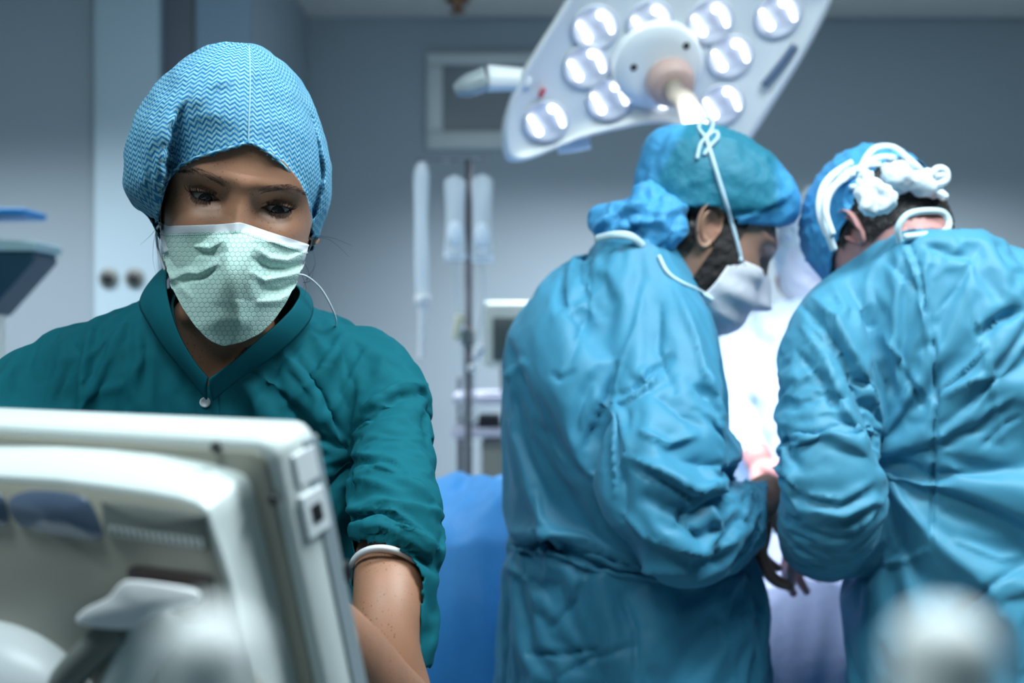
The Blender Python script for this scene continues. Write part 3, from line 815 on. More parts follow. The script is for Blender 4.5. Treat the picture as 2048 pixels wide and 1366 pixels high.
# placket flap and snap
pl = []
for y in np.linspace(748, 880, 14):
    pl.append([on_scrub(x, y, o_) for x, o_ in ((392, .0005), (396, .0035), (404, .0045), (420, .0048), (434, .004), (438, .0005))])
pl = np.array([[tuple(v) for v in r] for r in pl])
obj('placket', (pl.reshape(-1, 3), grid_faces(len(pl), 6, False)), M_SCRUB, W)
bp = on_scrub(409, 805, 0.007)
t = np.linspace(0, 2*PI, 28, endpoint=False)
obj('button', loft([np.stack([bp.x+r*np.cos(t), np.full(28, bp.y+y), bp.z+r*np.sin(t)], 1) for r, y in ((.0049, .004), (.0049, .0008), (.0042, 0), (.0030, .0003), (.0028, .0006))]), M_WHITE2, W)
# white T-shirt hem round the arm
cr = []
for a in np.linspace(0, 2*PI, 60, endpoint=False):
    cr.append(tuple(P(774+74*math.cos(a), 1160-56*math.sin(a)+10*math.cos(a), 1.018-0.0335*math.sin(a))))
cr = np.array(cr); rr_ = [cr+np.array([0, 0, dz])+ (cr-cr.mean(0))*k for dz, k in ((.0, -.03), (.0, .05), (.0045, .05), (.0045, -.03))]
rr_ = np.stack(rr_, 1); nR = len(cr)
obj('undershirt_sleeve', (rr_.reshape(-1, 3), [((i % nR)*4+j, ((i+1) % nR)*4+j, ((i+1) % nR)*4+(j+1) % 4, i*4+(j+1) % 4) for i in range(nR) for j in range(4)]), M_WHITE2, W)
tee = band([(352, 590, 1.16), (347, 610, 1.135), (352, 650, 1.118), (360, 690, 1.112)], [(346, 590, 1.16), (341, 612, 1.135), (345, 652, 1.118), (352, 695, 1.112)], bulge=.002)
obj('undershirt_collar', tee, Mat('undershirt_teal', (0.02, 0.28, 0.36), 0.7), W)

# ---- cap: shaped from its outline, opened over the face
def cut_cap(c):
    q = px_of(np.array([[c.x, c.y, c.z]]))[0]
    if q[1] > 476 and c.y < 1.2: return True
    if c.y < 1.14 and 312 < q[0] < 627 and q[1] > cap_edge(q[0]): return True
    if c.y < 1.14 and q[0] <= 312 and q[1] > 400+(q[0]-262)*0.55+12: return True
    return False
CAPF = [([(498, 88), (499, 180), (497, 285)], 3.0, .0038), ([(498, 288), (440, 300), (370, 330), (330, 380)], 8, .0030), ([(498, 288), (560, 318), (605, 380), (628, 440)], 8, .0028),
        ([(496, 276), (450, 262), (400, 275), (330, 330)], 7, -.0035, .5), ([(500, 276), (545, 285), (590, 325), (640, 400)], 7, -.0030, .4),
        ([(494, 270), (430, 230), (360, 240)], 8, .003, .6), ([(380, 190), (330, 250), (300, 330), (300, 410)], 10, -.0025), ([(340, 230), (300, 300), (285, 390)], 10, .004),
        ([(500, 262), (560, 240), (630, 300)], 9, .003), ([(560, 130), (600, 180), (635, 260)], 9, -.003), ([(480, 150), (420, 170), (360, 230)], 8, .0028, .6), ([(496, 283), (470, 250), (455, 225)], 4, .002),
        ([(502, 283), (525, 255), (530, 235)], 4, .002), ([(320, 300), (310, 360), (308, 420)], 6, .003)]
# gathers at the forehead
for k in range(9):
    a = -150+k*15; CAPF.append(([(498, 284), (498+26*math.cos(math.radians(a)), 284+22*math.sin(math.radians(a)))], 2.2, .0014 if k % 2 else -.0012))
folds(cp, CAPF)
V = vget(cp)
d = np.array([noise.fractal(Vector(v)*26, 0.6, 2, 4) for v in V]); V += nget(cp)*(d*0.0022)[:, None]; vset(cp, V)
hb_ = BVHTree.FromPolygons([tuple(v) for v in hW], [tuple(f) for f in hF])
V = vget(cp); q_ = px_of(V); O_ = Vector((0, 0, CAMZ))
de = seg_dist(q_, [c for c in cut if 315 < c[0] < 630])[0]
for i in np.where((de < 150) & (V[:, 1] < 1.12))[0]:
    dv = (P(q_[i, 0], q_[i, 1], 1.0)-O_).normalized(); h = hb_.ray_cast(O_, dv)
    if h[0] is not None and h[0].y > V[i, 1]:
        wt = 1-sm(de[i], 0, 150); z_ = V[i, 1]*(1-wt)+(h[0].y-0.0035)*wt; V[i] = P(q_[i, 0], q_[i, 1], z_)
vset(cp, V); smooth_mesh(cp, 2)
cut_faces(cp, cut_cap)
V = vget(cp); ctr = np.array(P(481, 300, 1.14))
dx = V[:, 0]-ctr[0]; dy = V[:, 1]-ctr[1]
ang = np.arctan2(dx-0.007, -dy); rr = np.hypot(dx, dy)
hgt = V[:, 2]-ctr[2]
u = ang*0.098; vv = hgt+0.12*np.abs(u)+np.minimum(0, 0.07-rr)*0.3
side = np.sign(ang)
vv = vv+np.where(side < 0, 0.10, -0.02)*np.abs(u)
for nme, arr in (('cu', u), ('cv', vv)):
    a = cp.attributes.new(nme, 'FLOAT', 'POINT'); a.data.foreach_set('value', arr.astype(np.float32))
o = link_mesh('surgical_cap', cp, M_CHEV, W)
q = o.modifiers.new('t', 'SOLIDIFY'); q.thickness = 0.0012
rib_on('cap_seam', [(498, 93, 1.1), (500, 130, 1.1), (500, 190, 1.1), (498, 240, 1.1), (497, 284, 1.06)], .0016, Mat('seam_pale', (.30, .52, .60), .7), o, bvh_of([me_vf(cp)]), .0002)
# piping along the face opening
bc = BVHTree.FromPolygons([tuple(v) for v in vget(cp)], [tuple(pp.vertices) for pp in cp.polygons])
hem = []
for i in range(len(cut)-3):
    (x0, y0), (x1, y1) = cut[i+1], cut[i+2]
    for k in range(4):
        x = x0+(x1-x0)*k/4; y = y0+(y1-y0)*k/4-3
        dv = P(x, y, 1.0)-Vector((0, 0, CAMZ)); dv.normalize(); h = bc.ray_cast(Vector((0, 0, CAMZ)), dv)
        if h[0] and h[0].y < 1.16: hem.append(tuple(h[0]-dv*0.0006))
if len(hem) > 6:
    hem = np.array(hem); hem[1:-1] = (hem[:-2]+hem[1:-1]*2+hem[2:])/4
    hv = tube_pts(hem, np.full(len(hem), 0.0016), 8, True); hm = mesh_np('cap_hem', *hv)
    L = np.repeat(np.arange(len(hem)), 8)*0.0026; L = np.append(L, [0, 0])
    for nme, arr in (('cu', L), ('cv', np.append(np.tile(np.arange(8)*0.0012, len(hem)), [0, 0]))):
        a = hm.attributes.new(nme, 'FLOAT', 'POINT'); a.data.foreach_set('value', arr.astype(np.float32))
    link_mesh('cap_hem', hm, M_CHEV, o)

# ---- mask
wb = BVHTree.FromPolygons([tuple(v) for v in body[0]], [tuple(f) for f in body[1]])
top = [(316, 443), (335, 452), (380, 451), (430, 449), (462, 447), (478, 444.5), (496, 449), (540, 464), (580, 477), (618, 489)]
bot = [(322, 468), (330, 525), (345, 578), (366, 618), (392, 655), (418, 681), (446, 693), (486, 684), (520, 668), (548, 641), (572, 606), (590, 570), (608, 525), (614, 505)]
def polyarc(pl, t):
    pl = np.array(pl, float); s = np.concatenate([[0], np.cumsum(np.linalg.norm(np.diff(pl, axis=0), axis=1))]); s /= s[-1]
    return np.stack([np.interp(t, s, pl[:, 0]), np.interp(t, s, pl[:, 1])], 1)
NU, NV = 230, 190
U = np.linspace(0, 1, NU); A = polyarc(top, U)
# bottom boundary runs down the left side, under the chin and up the right
B = polyarc(bot, U)
Vv = np.linspace(0, 1, NV)
pix = A[None]*(1-Vv[:, None, None])+B[None]*Vv[:, None, None]
pix = pix.reshape(-1, 2)
uu = np.tile(U, NV); vv = np.repeat(Vv, NU)
cx = (pix[:, 0]-(478-(pix[:, 1]-447)*0.13))/150.0
zf = 1.048+0.062*np.abs(cx)**2.0+0.012*np.maximum(0, (pix[:, 1]-600)/90)**1.5-0.022*np.exp(-(cx/0.33)**2)*np.exp(-((pix[:, 1]-545)/90.0)**2)+0.006*np.exp(-(cx/.2)**2)*np.exp(-((pix[:, 1]-447)/30.0)**2)
MF = [  # pleats and creases: polyline, width px, height m, asymmetry
    ([(325, 522), (370, 505), (430, 512), (455, 500)], 7, -.0042, .6), ([(322, 505), (370, 492), (420, 497), (448, 478)], 7, .0052, .5),
    ([(335, 560), (375, 545), (395, 548), (440, 525)], 8, .0048, .5), ([(345, 575), (385, 560), (410, 556), (440, 535)], 6, -.004, .5),
    ([(330, 480), (370, 474), (410, 470), (445, 458)], 7, -.0030, .4), ([(330, 545), (360, 572), (385, 600)], 8, .0025),
    ([(612, 505), (575, 520), (540, 515), (505, 490)], 8, .0042, .5), ([(600, 545), (570, 552), (530, 560), (500, 540)], 7, .0045, .5),
    ([(606, 528), (575, 536), (540, 536), (500, 515)], 7, -.0045, .4), ([(596, 565), (560, 580), (520, 580)], 7, -.0035, .4), ([(588, 585), (560, 600), (510, 604)], 8, .003, .4),
    ([(500, 470), (500, 540), (505, 600)], 14, .003), ([(455, 470), (448, 540), (430, 610)], 14, .0025), ([(395, 655), (440, 640), (510, 645)], 16, .002), ([(540, 480), (575, 495), (610, 500)], 6, .0025),
    ([(462, 690), (478, 650), (480, 600)], 12, .002)]
dd = np.zeros(len(pix))
for f in MF:
    d_, t_, s_ = seg_dist(pix, f[0]); asym = f[3] if len(f) > 3 else 0
    wv = np.where(s_ > 0, f[1]*(1-asym*0.7), f[1]*(1+asym*0.6)); dd += f[2]*1.25*np.exp(-(d_/wv)**2)*np.clip(np.minimum(t_*1.5+0.5, (1-t_)*4), 0, 1)**0.6
edgef = np.minimum(1, np.minimum(vv*9, 1))
zf = zf-dd*edgef
out = np.zeros((len(pix), 3)); o0 = Vector((0, 0, CAMZ))
for i, (x, y) in enumerate(pix):
    dv = P(x, y, 1.0)-o0; h = wb.ray_cast(o0, dv.normalized())
    z = zf[i]
    lim = 0.0022+0.0*vv[i]
    if h[0] is not None: z = min(z, h[0].y-lim)
    if vv[i] < 0.12 and h[0] is not None:
        k = vv[i]/0.12; z = (h[0].y-0.0022)*(1-k)+z*k
    out[i] = P(x, y, z)
G = out.reshape(NV, NU, 3)
for _ in range(2):
    G[1:-1, 1:-1] = (G[1:-1, 1:-1]*2+G[:-2, 1:-1]+G[2:, 1:-1]+G[1:-1, :-2]+G[1:-1, 2:])/6
for _ in range(12):
    for e in (G[0], G[-1], G[:, 0], G[:, -1]): e[1:-1] = (e[:-2]+2*e[1:-1]+e[2:])/4
me = mesh_np('face_mask', G.reshape(-1, 3), [tuple(reversed(f)) for f in grid_faces(NV, NU, False)])
mu = (pix[:, 0]-(478-(pix[:, 1]-447)*0.13))*0.00044; mv = -pix[:, 1]*0.00044+0.10*0
dtop = np.array(seg_dist(pix, top)[0])
bandv = 1-sm(dtop, 15.0, 16.0); st_ = np.exp(-((dtop-20.5)/1.3)**2)
sideL = seg_dist(pix, [(316, 443), (322, 468), (326, 500)])[0]; sideR = seg_dist(pix, [(618, 489), (614, 505), (609, 530)])[0]
bandv = np.maximum(bandv, (1-sm(np.minimum(sideL, sideR), 7, 8)))
for nme, arr in (('mu', mu), ('mv', mv), ('mband', bandv), ('mstitch', np.clip(st_*1.3-0.2, 0, 1))):
    a = me.attributes.new(nme, 'FLOAT', 'POINT'); a.data.foreach_set('value', np.asarray(arr, dtype=np.float32))
mo = link_mesh('face_mask', me, M_MASK, W)
q = mo.modifiers.new('t', 'SOLIDIFY'); q.thickness = 0.0010; q.offset = -1
# ear loops
lp = interp_rows(np.array([P(588, 548, 1.11), P(612, 552, 1.13), P(640, 575, 1.15), P(660, 608, 1.16), P(672, 640, 1.175), P(668, 668, 1.20)]), 6)
obj('ear_loop', tube_pts(lp, np.full(len(lp), .0009), 8), M_WHITE2, mo)
lp = interp_rows(np.array([P(319, 450, 1.115), P(313, 462, 1.15), P(316, 500, 1.18), P(330, 540, 1.15)]), 6)
obj('ear_loop', tube_pts(lp, np.full(len(lp), .0012), 8), M_WHITE2, mo)
# ------------------------------------------------------------------ surgeon in profile (middle)
sA = thing('person', 'bearded person in blue surgical gown and teal cap, seen in profile, bowing to the right', 'person', (0.14, 1.64, 0))
AZ = 1.62
A_torso = [(470, 1195, 1325, AZ-.05, .12), (500, 1180, 1350, AZ-.03, .16), (560, 1122, 1395, AZ-.01, .24), (640, 1062, 1420, AZ, .30),
           (720, 1020, 1440, AZ, .32), (800, 1004, 1445, AZ, .32), (900, 1006, 1440, AZ, .31), (1000, 1010, 1440, AZ, .30),
           (1100, 1014, 1470, AZ, .30), (1200, 1005, 1515, AZ, .32), (1300, 1002, 1525, AZ, .33), (1450, 996, 1535, AZ, .34),
           (1900, 985, 1545, AZ, .36), (2300, 980, 1550, AZ, .38)]
A_arm = [(1290, 570, AZ-.05, 70), (1335, 650, AZ-.10, 98), (1345, 770, AZ-.15, 108), (1340, 890, AZ-.19, 110), (1335, 985, AZ-.20, 116),
         (1375, 1045, AZ-.18, 106), (1450, 1045, AZ-.10, 90), (1510, 1015, AZ-.04, 60), (1535, 1003, AZ-.01, 44)]
parts = [slab(A_torso), ptube(A_arm)]
innerA = shrunk(parts, 0.014)
gA = remesh(parts, 0.0075, 2, 'gown')
A_SEED = [([(1240, 740), (1225, 860), (1230, 1000), (1250, 1080)], 16, -.022, .4), ([(1225, 715), (1200, 780), (1180, 900)], 22, -.014, .5), ([(1350, 705), (1300, 750), (1235, 800)], 10, -.012, .5),
          ([(1010, 1090), (1100, 1070), (1230, 1120), (1400, 1150)], 14, .016, .5), ([(1020, 1115), (1120, 1100), (1240, 1140), (1420, 1165)], 14, -.016, .4), ([(1250, 960), (1340, 1010), (1460, 960)], 14, -.012, .5),
          ([(1390, 900), (1410, 960), (1500, 960)], 14, .012, .5), ([(1260, 1010), (1350, 1080), (1480, 1090)], 12, .010, .5), ([(1270, 900), (1330, 940), (1450, 980)], 12, .010, .5),
          ([(1530, 960), (1480, 1010), (1400, 1000)], 10, -.012), ([(1530, 1010), (1480, 1050), (1420, 1090)], 10, .010), ([(1380, 780), (1430, 830), (1450, 900)], 10, -.008, .5)]
folds(gA, A_SEED)
V = vget(gA); p = px_of(V)
pin = np.zeros(len(V))
pin[p[:, 1] < 500] = 1; pin[V[:, 2] < 0.75] = 1; pin[(p[:, 0] > 1530) & (p[:, 1] < 1090)] = 1
drape(gA, innerA, pin, grow=0.10, frames=22, bend=3.0, tens=20)
gA = subdivide(gA); crinkle(gA, 6.5, .004, 1.0)
A_FOLDS = [([(1230, 720), (1215, 790), (1170, 900)], 13, -.008, .6), ([(1240, 715), (1228, 860), (1232, 1000)], 8, .008, .6), ([(1345, 705), (1300, 745), (1240, 795)], 9, -.008, .6),
           ([(1330, 720), (1290, 770), (1235, 815)], 7, .006, .4), ([(1050, 720), (1010, 760)], 10, .005), ([(1180, 520), (1170, 640), (1130, 740)], 10, -.0035, .5),
           ([(1290, 560), (1270, 660), (1240, 730)], 12, .004, .5), ([(1345, 560), (1390, 680), (1420, 800), (1455, 920)], 9, .005, .6), ([(1320, 600), (1315, 700), (1350, 790)], 9, -.004),
           ([(1390, 770), (1420, 800), (1440, 850)], 9, -.007, .5), ([(1410, 740), (1430, 790), (1450, 840)], 7, .005), ([(1150, 740), (1120, 760), (1100, 745)], 6, -.003),
           ([(1235, 800), (1260, 900), (1240, 960)], 8, .006, .5), ([(1275, 860), (1330, 890), (1400, 870)], 10, .005, .5), ([(1010, 1092), (1080, 1072), (1170, 1080), (1260, 1130), (1400, 1150)], 9, .008, .6),
           ([(1030, 1108), (1110, 1095), (1240, 1125), (1290, 1150)], 12, -.012, .3), ([(1010, 1130), (1060, 1160), (1080, 1230)], 12, .005, .4), ([(1180, 1130), (1150, 1200), (1100, 1260)], 12, -.005, .4),
           ([(1240, 1180), (1270, 1260), (1275, 1366)], 5, -.005), ([(1050, 1310), (1130, 1310), (1200, 1300)], 6, -.006, .5), ([(1110, 1360), (1180, 1320), (1280, 1290)], 7, -.005, .4),
           ([(1255, 915), (1320, 940), (1400, 985), (1470, 960)], 9, .007, .6), ([(1260, 935), (1320, 965), (1390, 1005), (1470, 985)], 7, -.006, .5), ([(1240, 1020), (1290, 1070), (1400, 1110), (1480, 1080)], 9, .006, .6),
           ([(1480, 940), (1500, 980), (1480, 1050)], 6, .006, .5), ([(1495, 950), (1515, 1000), (1500, 1060)], 5, -.006), ([(1370, 1000), (1360, 1040), (1400, 1080)], 6, -.005), ([(1420, 1010), (1440, 1060), (1400, 1100)], 7, .005),
           ([(1100, 860), (1110, 900), (1140, 940)], 5, .003), ([(1070, 980), (1080, 1040), (1110, 1070)], 8, .004)]
folds(gA, [(f[0], f[1]*.85, f[2]*1.5)+tuple(f[3:]) for f in A_FOLDS])
def cutA(c):
    q = px_of(np.array([[c.x, c.y, c.z]]))[0]
    return q[1] < 478 or (q[0] > 1534 and q[1] < 1090 and c.z > 0.8)
cut_faces(gA, cutA)
gown = link_mesh('gown', gA, M_GOWN, sA)
ms = gown.modifiers.new('t', 'SOLIDIFY'); ms.thickness = 0.0015; ms.offset = -1
obj('collar_trim', tube_pts(interp_rows(np.array([P(1195, 478, AZ-.09), P(1230, 470, AZ-.115), P(1262, 473, AZ-.12), P(1285, 492, AZ-.11)]), 6), np.full(19, .0052), 10, True, ((0, 1, 0), 0.4)), M_COLLAR, sA)
AM = head_matrix(P(1412, 456, AZ), 98, 30, 0, 1.04)
aV, aF, aT, aZ = head_grid(False, True)
rows = [(254, 1318, 1368, AZ, .03), (262, 1302, 1440, AZ, .09), (285, 1288, 1500, AZ, .14), (320, 1277, 1548, AZ, .175), (360, 1268, 1582, AZ, .19), (400, 1264, 1597, AZ, .19), (425, 1268, 1596, AZ, .18), (450, 1290, 1580, AZ, .16), (470, 1310, 1555, AZ, .15)]
cA = remesh([slab(rows, 48, 4, 2.05)], 0.0048, 3, 'surgical_cap')
hA = tuck(xf(AM, aV), cA, 0.010, (aV[:, 2] > 0.02) | ((aV[:, 1] > 0.03) & (aV[:, 2] > -0.04)))
neck = tube_pts(np.array([xf(AM, (0, .02, -.03)), xf(AM, (0, .025, -.09)), P(1330, 560, AZ+.02), P(1270, 660, AZ+.02)]), np.array([.052, .056, .062, .075]), 28, True, None, 5)
handA = hand(aim(P(1522, 985, AZ-.01), (0.02, 0.35, -1.0), (-0.9, 0.1, -0.2)), 1.0, 0.42)
armA = tube_pts(np.array([xf(AM, (0, .03, -.09)), P(1290, 620, AZ), P(1330, 800, AZ-.12), P(1335, 1000, AZ-.16), P(1400, 1055, AZ-.12), P(1500, 1015, AZ-.04)]), np.array([.05, .05, .045, .04, .036, .03]), 20, True, None, 4)
fa = ptube([(1440, 1040, AZ-.10, 48), (1500, 1015, AZ-.04, 44), (1535, 985, AZ-.01, 38), (1540, 1000, AZ, 34)])
obj('body', join([(hA, aF)]+[(xf(AM, v), f) for v, f in (ear(1), ear(-1))]+[neck, armA, handA, fa]), M_SKINA, sA)
bd = shell(aV, aF, aT, aZ, lambda T, Z: (Z < -0.012-0.030*sm(np.cos(T), 0.3, 0.9)) & (Z > -0.108) & (np.cos(T) > 0.02) & ~((np.cos(T) > 0.75) & (Z < -0.06)) , lambda T, Z: 0.0045*sm(Z, -0.010, -0.030)+0.001, 0.003)
bd2 = shell(aV, aF, aT, aZ, lambda T, Z: (np.abs(np.degrees(T)) > 66) & (np.abs(np.degrees(T)) < 92) & (Z > -0.03) & (Z < 0.06), 0.003, 0.002)
obj('beard', join([(xf(AM, bd[0]), bd[1]), (xf(AM, bd2[0]), bd2[1])]), M_BEARD, sA)
hb = shell(aV, aF, aT, aZ, lambda T, Z: (np.abs(np.degrees(T)) > 105) & (Z > -0.055) & (Z < 0.045), 0.004, 0.002)
obj('hair', (tuck(xf(AM, hb[0]), cA, 0.006, (hb[0][:, 2] > -0.02) | (hb[0][:, 1] > 0.04)), hb[1]), M_HAIR, sA)
# cap
folds(cA, [([(1340, 256), (1290, 330), (1268, 400)], 12, -.006, .5), ([(1480, 440), (1540, 410), (1590, 380)], 9, .006, .5), ([(1400, 445), (1500, 425), (1590, 410)], 7, -.005, .4), ([(1300, 300), (1400, 270), (1500, 290)], 10, .004),
           ([(1310, 420), (1400, 410), (1480, 440)], 8, .006, .5), ([(1540, 310), (1570, 360), (1580, 420)], 9, -.004)])
V = vget(cA); d = np.array([noise.fractal(Vector(v)*30, 0.6, 2, 4) for v in V]); V += nget(cA)*(d*0.003)[:, None]; vset(cA, V)
def cutcA(c):
    q = px_of(np.array([[c.x, c.y, c.z]]))[0]
    return q[1] > np.interp(q[0], [1260, 1330, 1380, 1440, 1480, 1560, 1600], [470, 462, 416, 414, 446, 456, 442])
cut_faces(cA, cutcA)
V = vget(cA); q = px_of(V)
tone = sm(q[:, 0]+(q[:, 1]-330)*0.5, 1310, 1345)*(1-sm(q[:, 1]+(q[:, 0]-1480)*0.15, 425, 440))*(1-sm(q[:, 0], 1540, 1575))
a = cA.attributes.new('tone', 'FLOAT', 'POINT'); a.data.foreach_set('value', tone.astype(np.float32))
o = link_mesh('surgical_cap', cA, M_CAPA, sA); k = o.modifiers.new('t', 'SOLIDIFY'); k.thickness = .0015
# the cap's loose skirt, bunched over the collar
tl = [ptube([(1290, 420, AZ-.03, 40), (1270, 455, AZ-.05, 52), (1235, 450, AZ-.06, 44), (1205, 440, AZ-.04, 30), (1192, 455, AZ-.03, 22)]),
      ptube([(1350, 400, AZ-.075, 22), (1335, 430, AZ-.08, 42), (1320, 470, AZ-.085, 44), (1310, 520, AZ-.08, 30)]), ptube([(1300, 380, AZ-.06, 30), (1290, 430, AZ-.08, 40), (1280, 470, AZ-.09, 40)])]
ts = remesh(tl, 0.005, 7, 'cap_skirt')
folds(ts, [([(1300, 350), (1290, 420), (1250, 480)], 9, -.010, .5), ([(1330, 380), (1320, 440), (1330, 490)], 8, .008, .5), ([(1210, 430), (1250, 440), (1290, 480)], 8, -.009, .4), ([(1220, 410), (1260, 420), (1300, 400)], 7, .007), ([(1350, 420), (1345, 460), (1320, 500)], 6, -.006)])
V = vget(ts); d = np.array([noise.fractal(Vector(v)*34, 0.7, 2, 3) for v in V]); V += nget(ts)*(d*0.004)[:, None]; vset(ts, V); ts = subdivide(ts); crinkle(ts, 26, .014, 2.0)
obj_ = link_mesh('cap_skirt', ts, M_CAPBLUE, o)
# mask and ties
ms_ = head_patch(aV, aT, aZ, -66, 60, lambda t: -0.014-0.022*(1-math.cos(t))*1.2, lambda t: -0.112+0.012*(1-math.cos(t)),
                 lambda t, z, u, v: 0.004+0.013*math.sin(min(1, v*1.05)*PI)*(0.4+0.6*math.sin(u*PI))+0.003*math.sin(v*17+u*3)*math.sin(u*PI)*min(1, v*4)*min(1, (1-v)*4))
mk = mesh_np('face_mask', xf(AM, ms_[0]), ms_[1])
mko = link_mesh('face_mask', mk, M_MASKW, sA); k = mko.modifiers.new('t', 'SOLIDIFY'); k.thickness = .0015
treeA = bvh_of([(hA, aF), me_vf(cA), me_vf(mk), me_vf(gA)]+[(xf(AM, v), f) for v, f in (ear(1), ear(-1))])
def rib(name, pts, w, mat, par, step=6): return rib_on(name, pts, w, mat, par, treeA)
rib('mask_tie', [(1482, 522, AZ-.08), (1478, 500, AZ-.10), (1462, 440, AZ-.115), (1435, 350, AZ-.118), (1412, 275, AZ-.09)], .006, M_TIE, mko)
for L_ in ([(1412, 275, AZ-.06), (1398, 258, AZ-.05), (1402, 242, AZ-.04), (1418, 236, AZ-.04), (1426, 252, AZ-.05), (1412, 275, AZ-.06)], [(1412, 275, AZ-.06), (1400, 290, AZ-.07), (1394, 318, AZ-.08)], [(1412, 275, AZ-.06), (1430, 262, AZ-.05), (1436, 275, AZ-.06), (1418, 295, AZ-.075), (1408, 310, AZ-.08)]):
    rib('mask_tie', L_, .005, M_TIE, mko)
rib('neckline_trim', [(1318, 512, AZ-.09), (1335, 545, AZ-.1), (1365, 566, AZ-.1), (1400, 582, AZ-.09), (1425, 600, AZ-.06)], .005, M_COLLAR, gown)
# ------------------------------------------------------------------ surgeon with his back to us (right)
sB = thing('person', 'person in blue surgical gown with back to the viewer, white ties knotted over the cap', 'person', (0.52, 1.52, 0))
BZ = 1.54
B_torso = [(452, 1830, 1930, BZ-.04, .10), (475, 1770, 1965, BZ-.03, .16), (515, 1700, 2015, BZ-.01, .24), (575, 1650, 2100, BZ, .29),
           (660, 1640, 2180, BZ, .31), (800, 1655, 2190, BZ, .31), (950, 1690, 2185, BZ, .30), (1100, 1710, 2185, BZ, .30),
           (1250, 1715, 2210, BZ, .32), (1450, 1700, 2250, BZ, .34), (1900, 1690, 2280, BZ, .36), (2400, 1680, 2300, BZ, .38)]
B_arm = [(1740, 575, BZ-.03, 70), (1668, 650, BZ-.06, 92), (1650, 760, BZ-.09, 96), (1652, 880, BZ-.12, 102), (1664, 975, BZ-.14, 108),
         (1655, 1050, BZ-.08, 106), (1640, 1075, BZ+.02, 86), (1634, 1040, BZ+.12, 64), (1640, 1010, BZ+.19, 46)]
B_arm2 = [(2070, 615, BZ-.03, 70), (2160, 690, BZ-.06, 88), (2210, 760, BZ-.09, 98), (2225, 880, BZ-.12, 104), (2215, 980, BZ-.12, 108), (2170, 1050, BZ-.0, 100), (2080, 1060, BZ+.14, 70)]
parts = [slab(B_torso), ptube(B_arm), ptube(B_arm2)]
innerB = shrunk(parts, 0.014)
gB = remesh(parts, 0.0075, 2, 'gown')
B_SEED = [([(1600, 620), (1680, 700), (1730, 830), (1750, 950)], 14, -.020, .5), ([(1690, 560), (1740, 640), (1790, 780), (1860, 800)], 16, -.012, .5), ([(1580, 880), (1640, 860), (1720, 900)], 12, .012, .5),
          ([(1550, 920), (1590, 960), (1600, 1010)], 12, -.014, .4), ([(1620, 1010), (1680, 1030), (1750, 990)], 12, .012, .5), ([(1600, 1050), (1680, 1080), (1740, 1040)], 10, -.010, .5),
          ([(1870, 800), (1960, 740), (2040, 640)], 14, .010, .5), ([(1880, 850), (1960, 780), (2000, 740)], 12, -.008, .5), ([(1950, 660), (2010, 630), (2048, 610)], 14, -.010, .5)]
folds(gB, B_SEED)
V = vget(gB); p = px_of(V)
pin = np.zeros(len(V)); pin[p[:, 1] < 478] = 1; pin[V[:, 2] < 0.75] = 1; pin[(V[:, 1] > BZ+.155) & (V[:, 2] > .9)] = 1
drape(gB, innerB, pin, grow=0.10, frames=22, bend=3.0, tens=20)
gB = subdivide(gB); crinkle(gB, 6.5, .004, 5.0)
B_FOLDS = [([(1812, 470), (1835, 530), (1850, 600), (1868, 700), (1872, 800), (1866, 950), (1862, 1100)], 4, -.007, .3), ([(1800, 480), (1825, 540), (1845, 620), (1862, 720)], 7, .005, .6),
           ([(1590, 600), (1640, 650), (1690, 730), (1740, 850), (1760, 940)], 9, -.009, .6), ([(1620, 590), (1670, 640), (1720, 740), (1770, 880)], 12, .008, .6), ([(1660, 560), (1690, 620), (1650, 700)], 10, .004),
           ([(1690, 560), (1730, 620), (1760, 720), (1790, 800)], 12, -.008, .5), ([(1770, 520), (1830, 570), (1870, 660)], 9, -.005, .5), ([(1760, 660), (1800, 720), (1850, 800)], 10, .006, .6), ([(1790, 680), (1820, 760), (1850, 820)], 8, -.006, .4),
           ([(1600, 650), (1650, 720), (1690, 820), (1740, 900)], 7, .006, .6), ([(1590, 700), (1640, 760), (1680, 840)], 7, -.005, .4), ([(1560, 850), (1570, 900), (1600, 940)], 10, -.007, .4),
           ([(1560, 870), (1640, 855), (1720, 885), (1765, 965)], 14, .002), ([(1540, 930), (1580, 950), (1600, 985)], 8, .008, .5), ([(1600, 985), (1680, 1000), (1750, 960)], 8, .005, .5),
           ([(1680, 1060), (1720, 1050), (1750, 1020)], 8, .006, .5), ([(1870, 790), (1930, 740), (1980, 690)], 7, .007, .7), ([(1875, 800), (1950, 760), (2000, 750)], 6, .005, .6), ([(1955, 680), (2000, 640), (2048, 620)], 9, -.008, .6),
           ([(1930, 560), (1960, 660), (1985, 760), (2010, 900)], 5, .003), ([(1960, 490), (1920, 570), (1870, 630)], 4, -.003), ([(1840, 485), (1900, 510), (1950, 515)], 9, -.005, .5), ([(1930, 860), (1970, 820), (2030, 790)], 6, .004),
           ([(1960, 900), (2010, 850), (2048, 830)], 6, -.004, .4), ([(1900, 1080), (2000, 1120), (2048, 1110)], 8, .004, .4), ([(1920, 1230), (2000, 1160), (2048, 1130)], 7, -.006, .5), ([(1770, 930), (1800, 1000), (1850, 1060)], 8, .004), ([(1760, 1130), (1820, 1120), (1860, 1100)], 8, .004, .5)]
folds(gB, [(f[0], f[1]*.85, f[2]*1.3)+tuple(f[3:]) for f in B_FOLDS])
def cutB(c):
    q = px_of(np.array([[c.x, c.y, c.z]]))[0]
    return q[1] < 458 or (c.y > BZ+.185 and c.z > .9)
cut_faces(gB, cutB)
gown = link_mesh('gown', gB, M_GOWN_B, sB)
ms = gown.modifiers.new('t', 'SOLIDIFY'); ms.thickness = 0.0015; ms.offset = -1
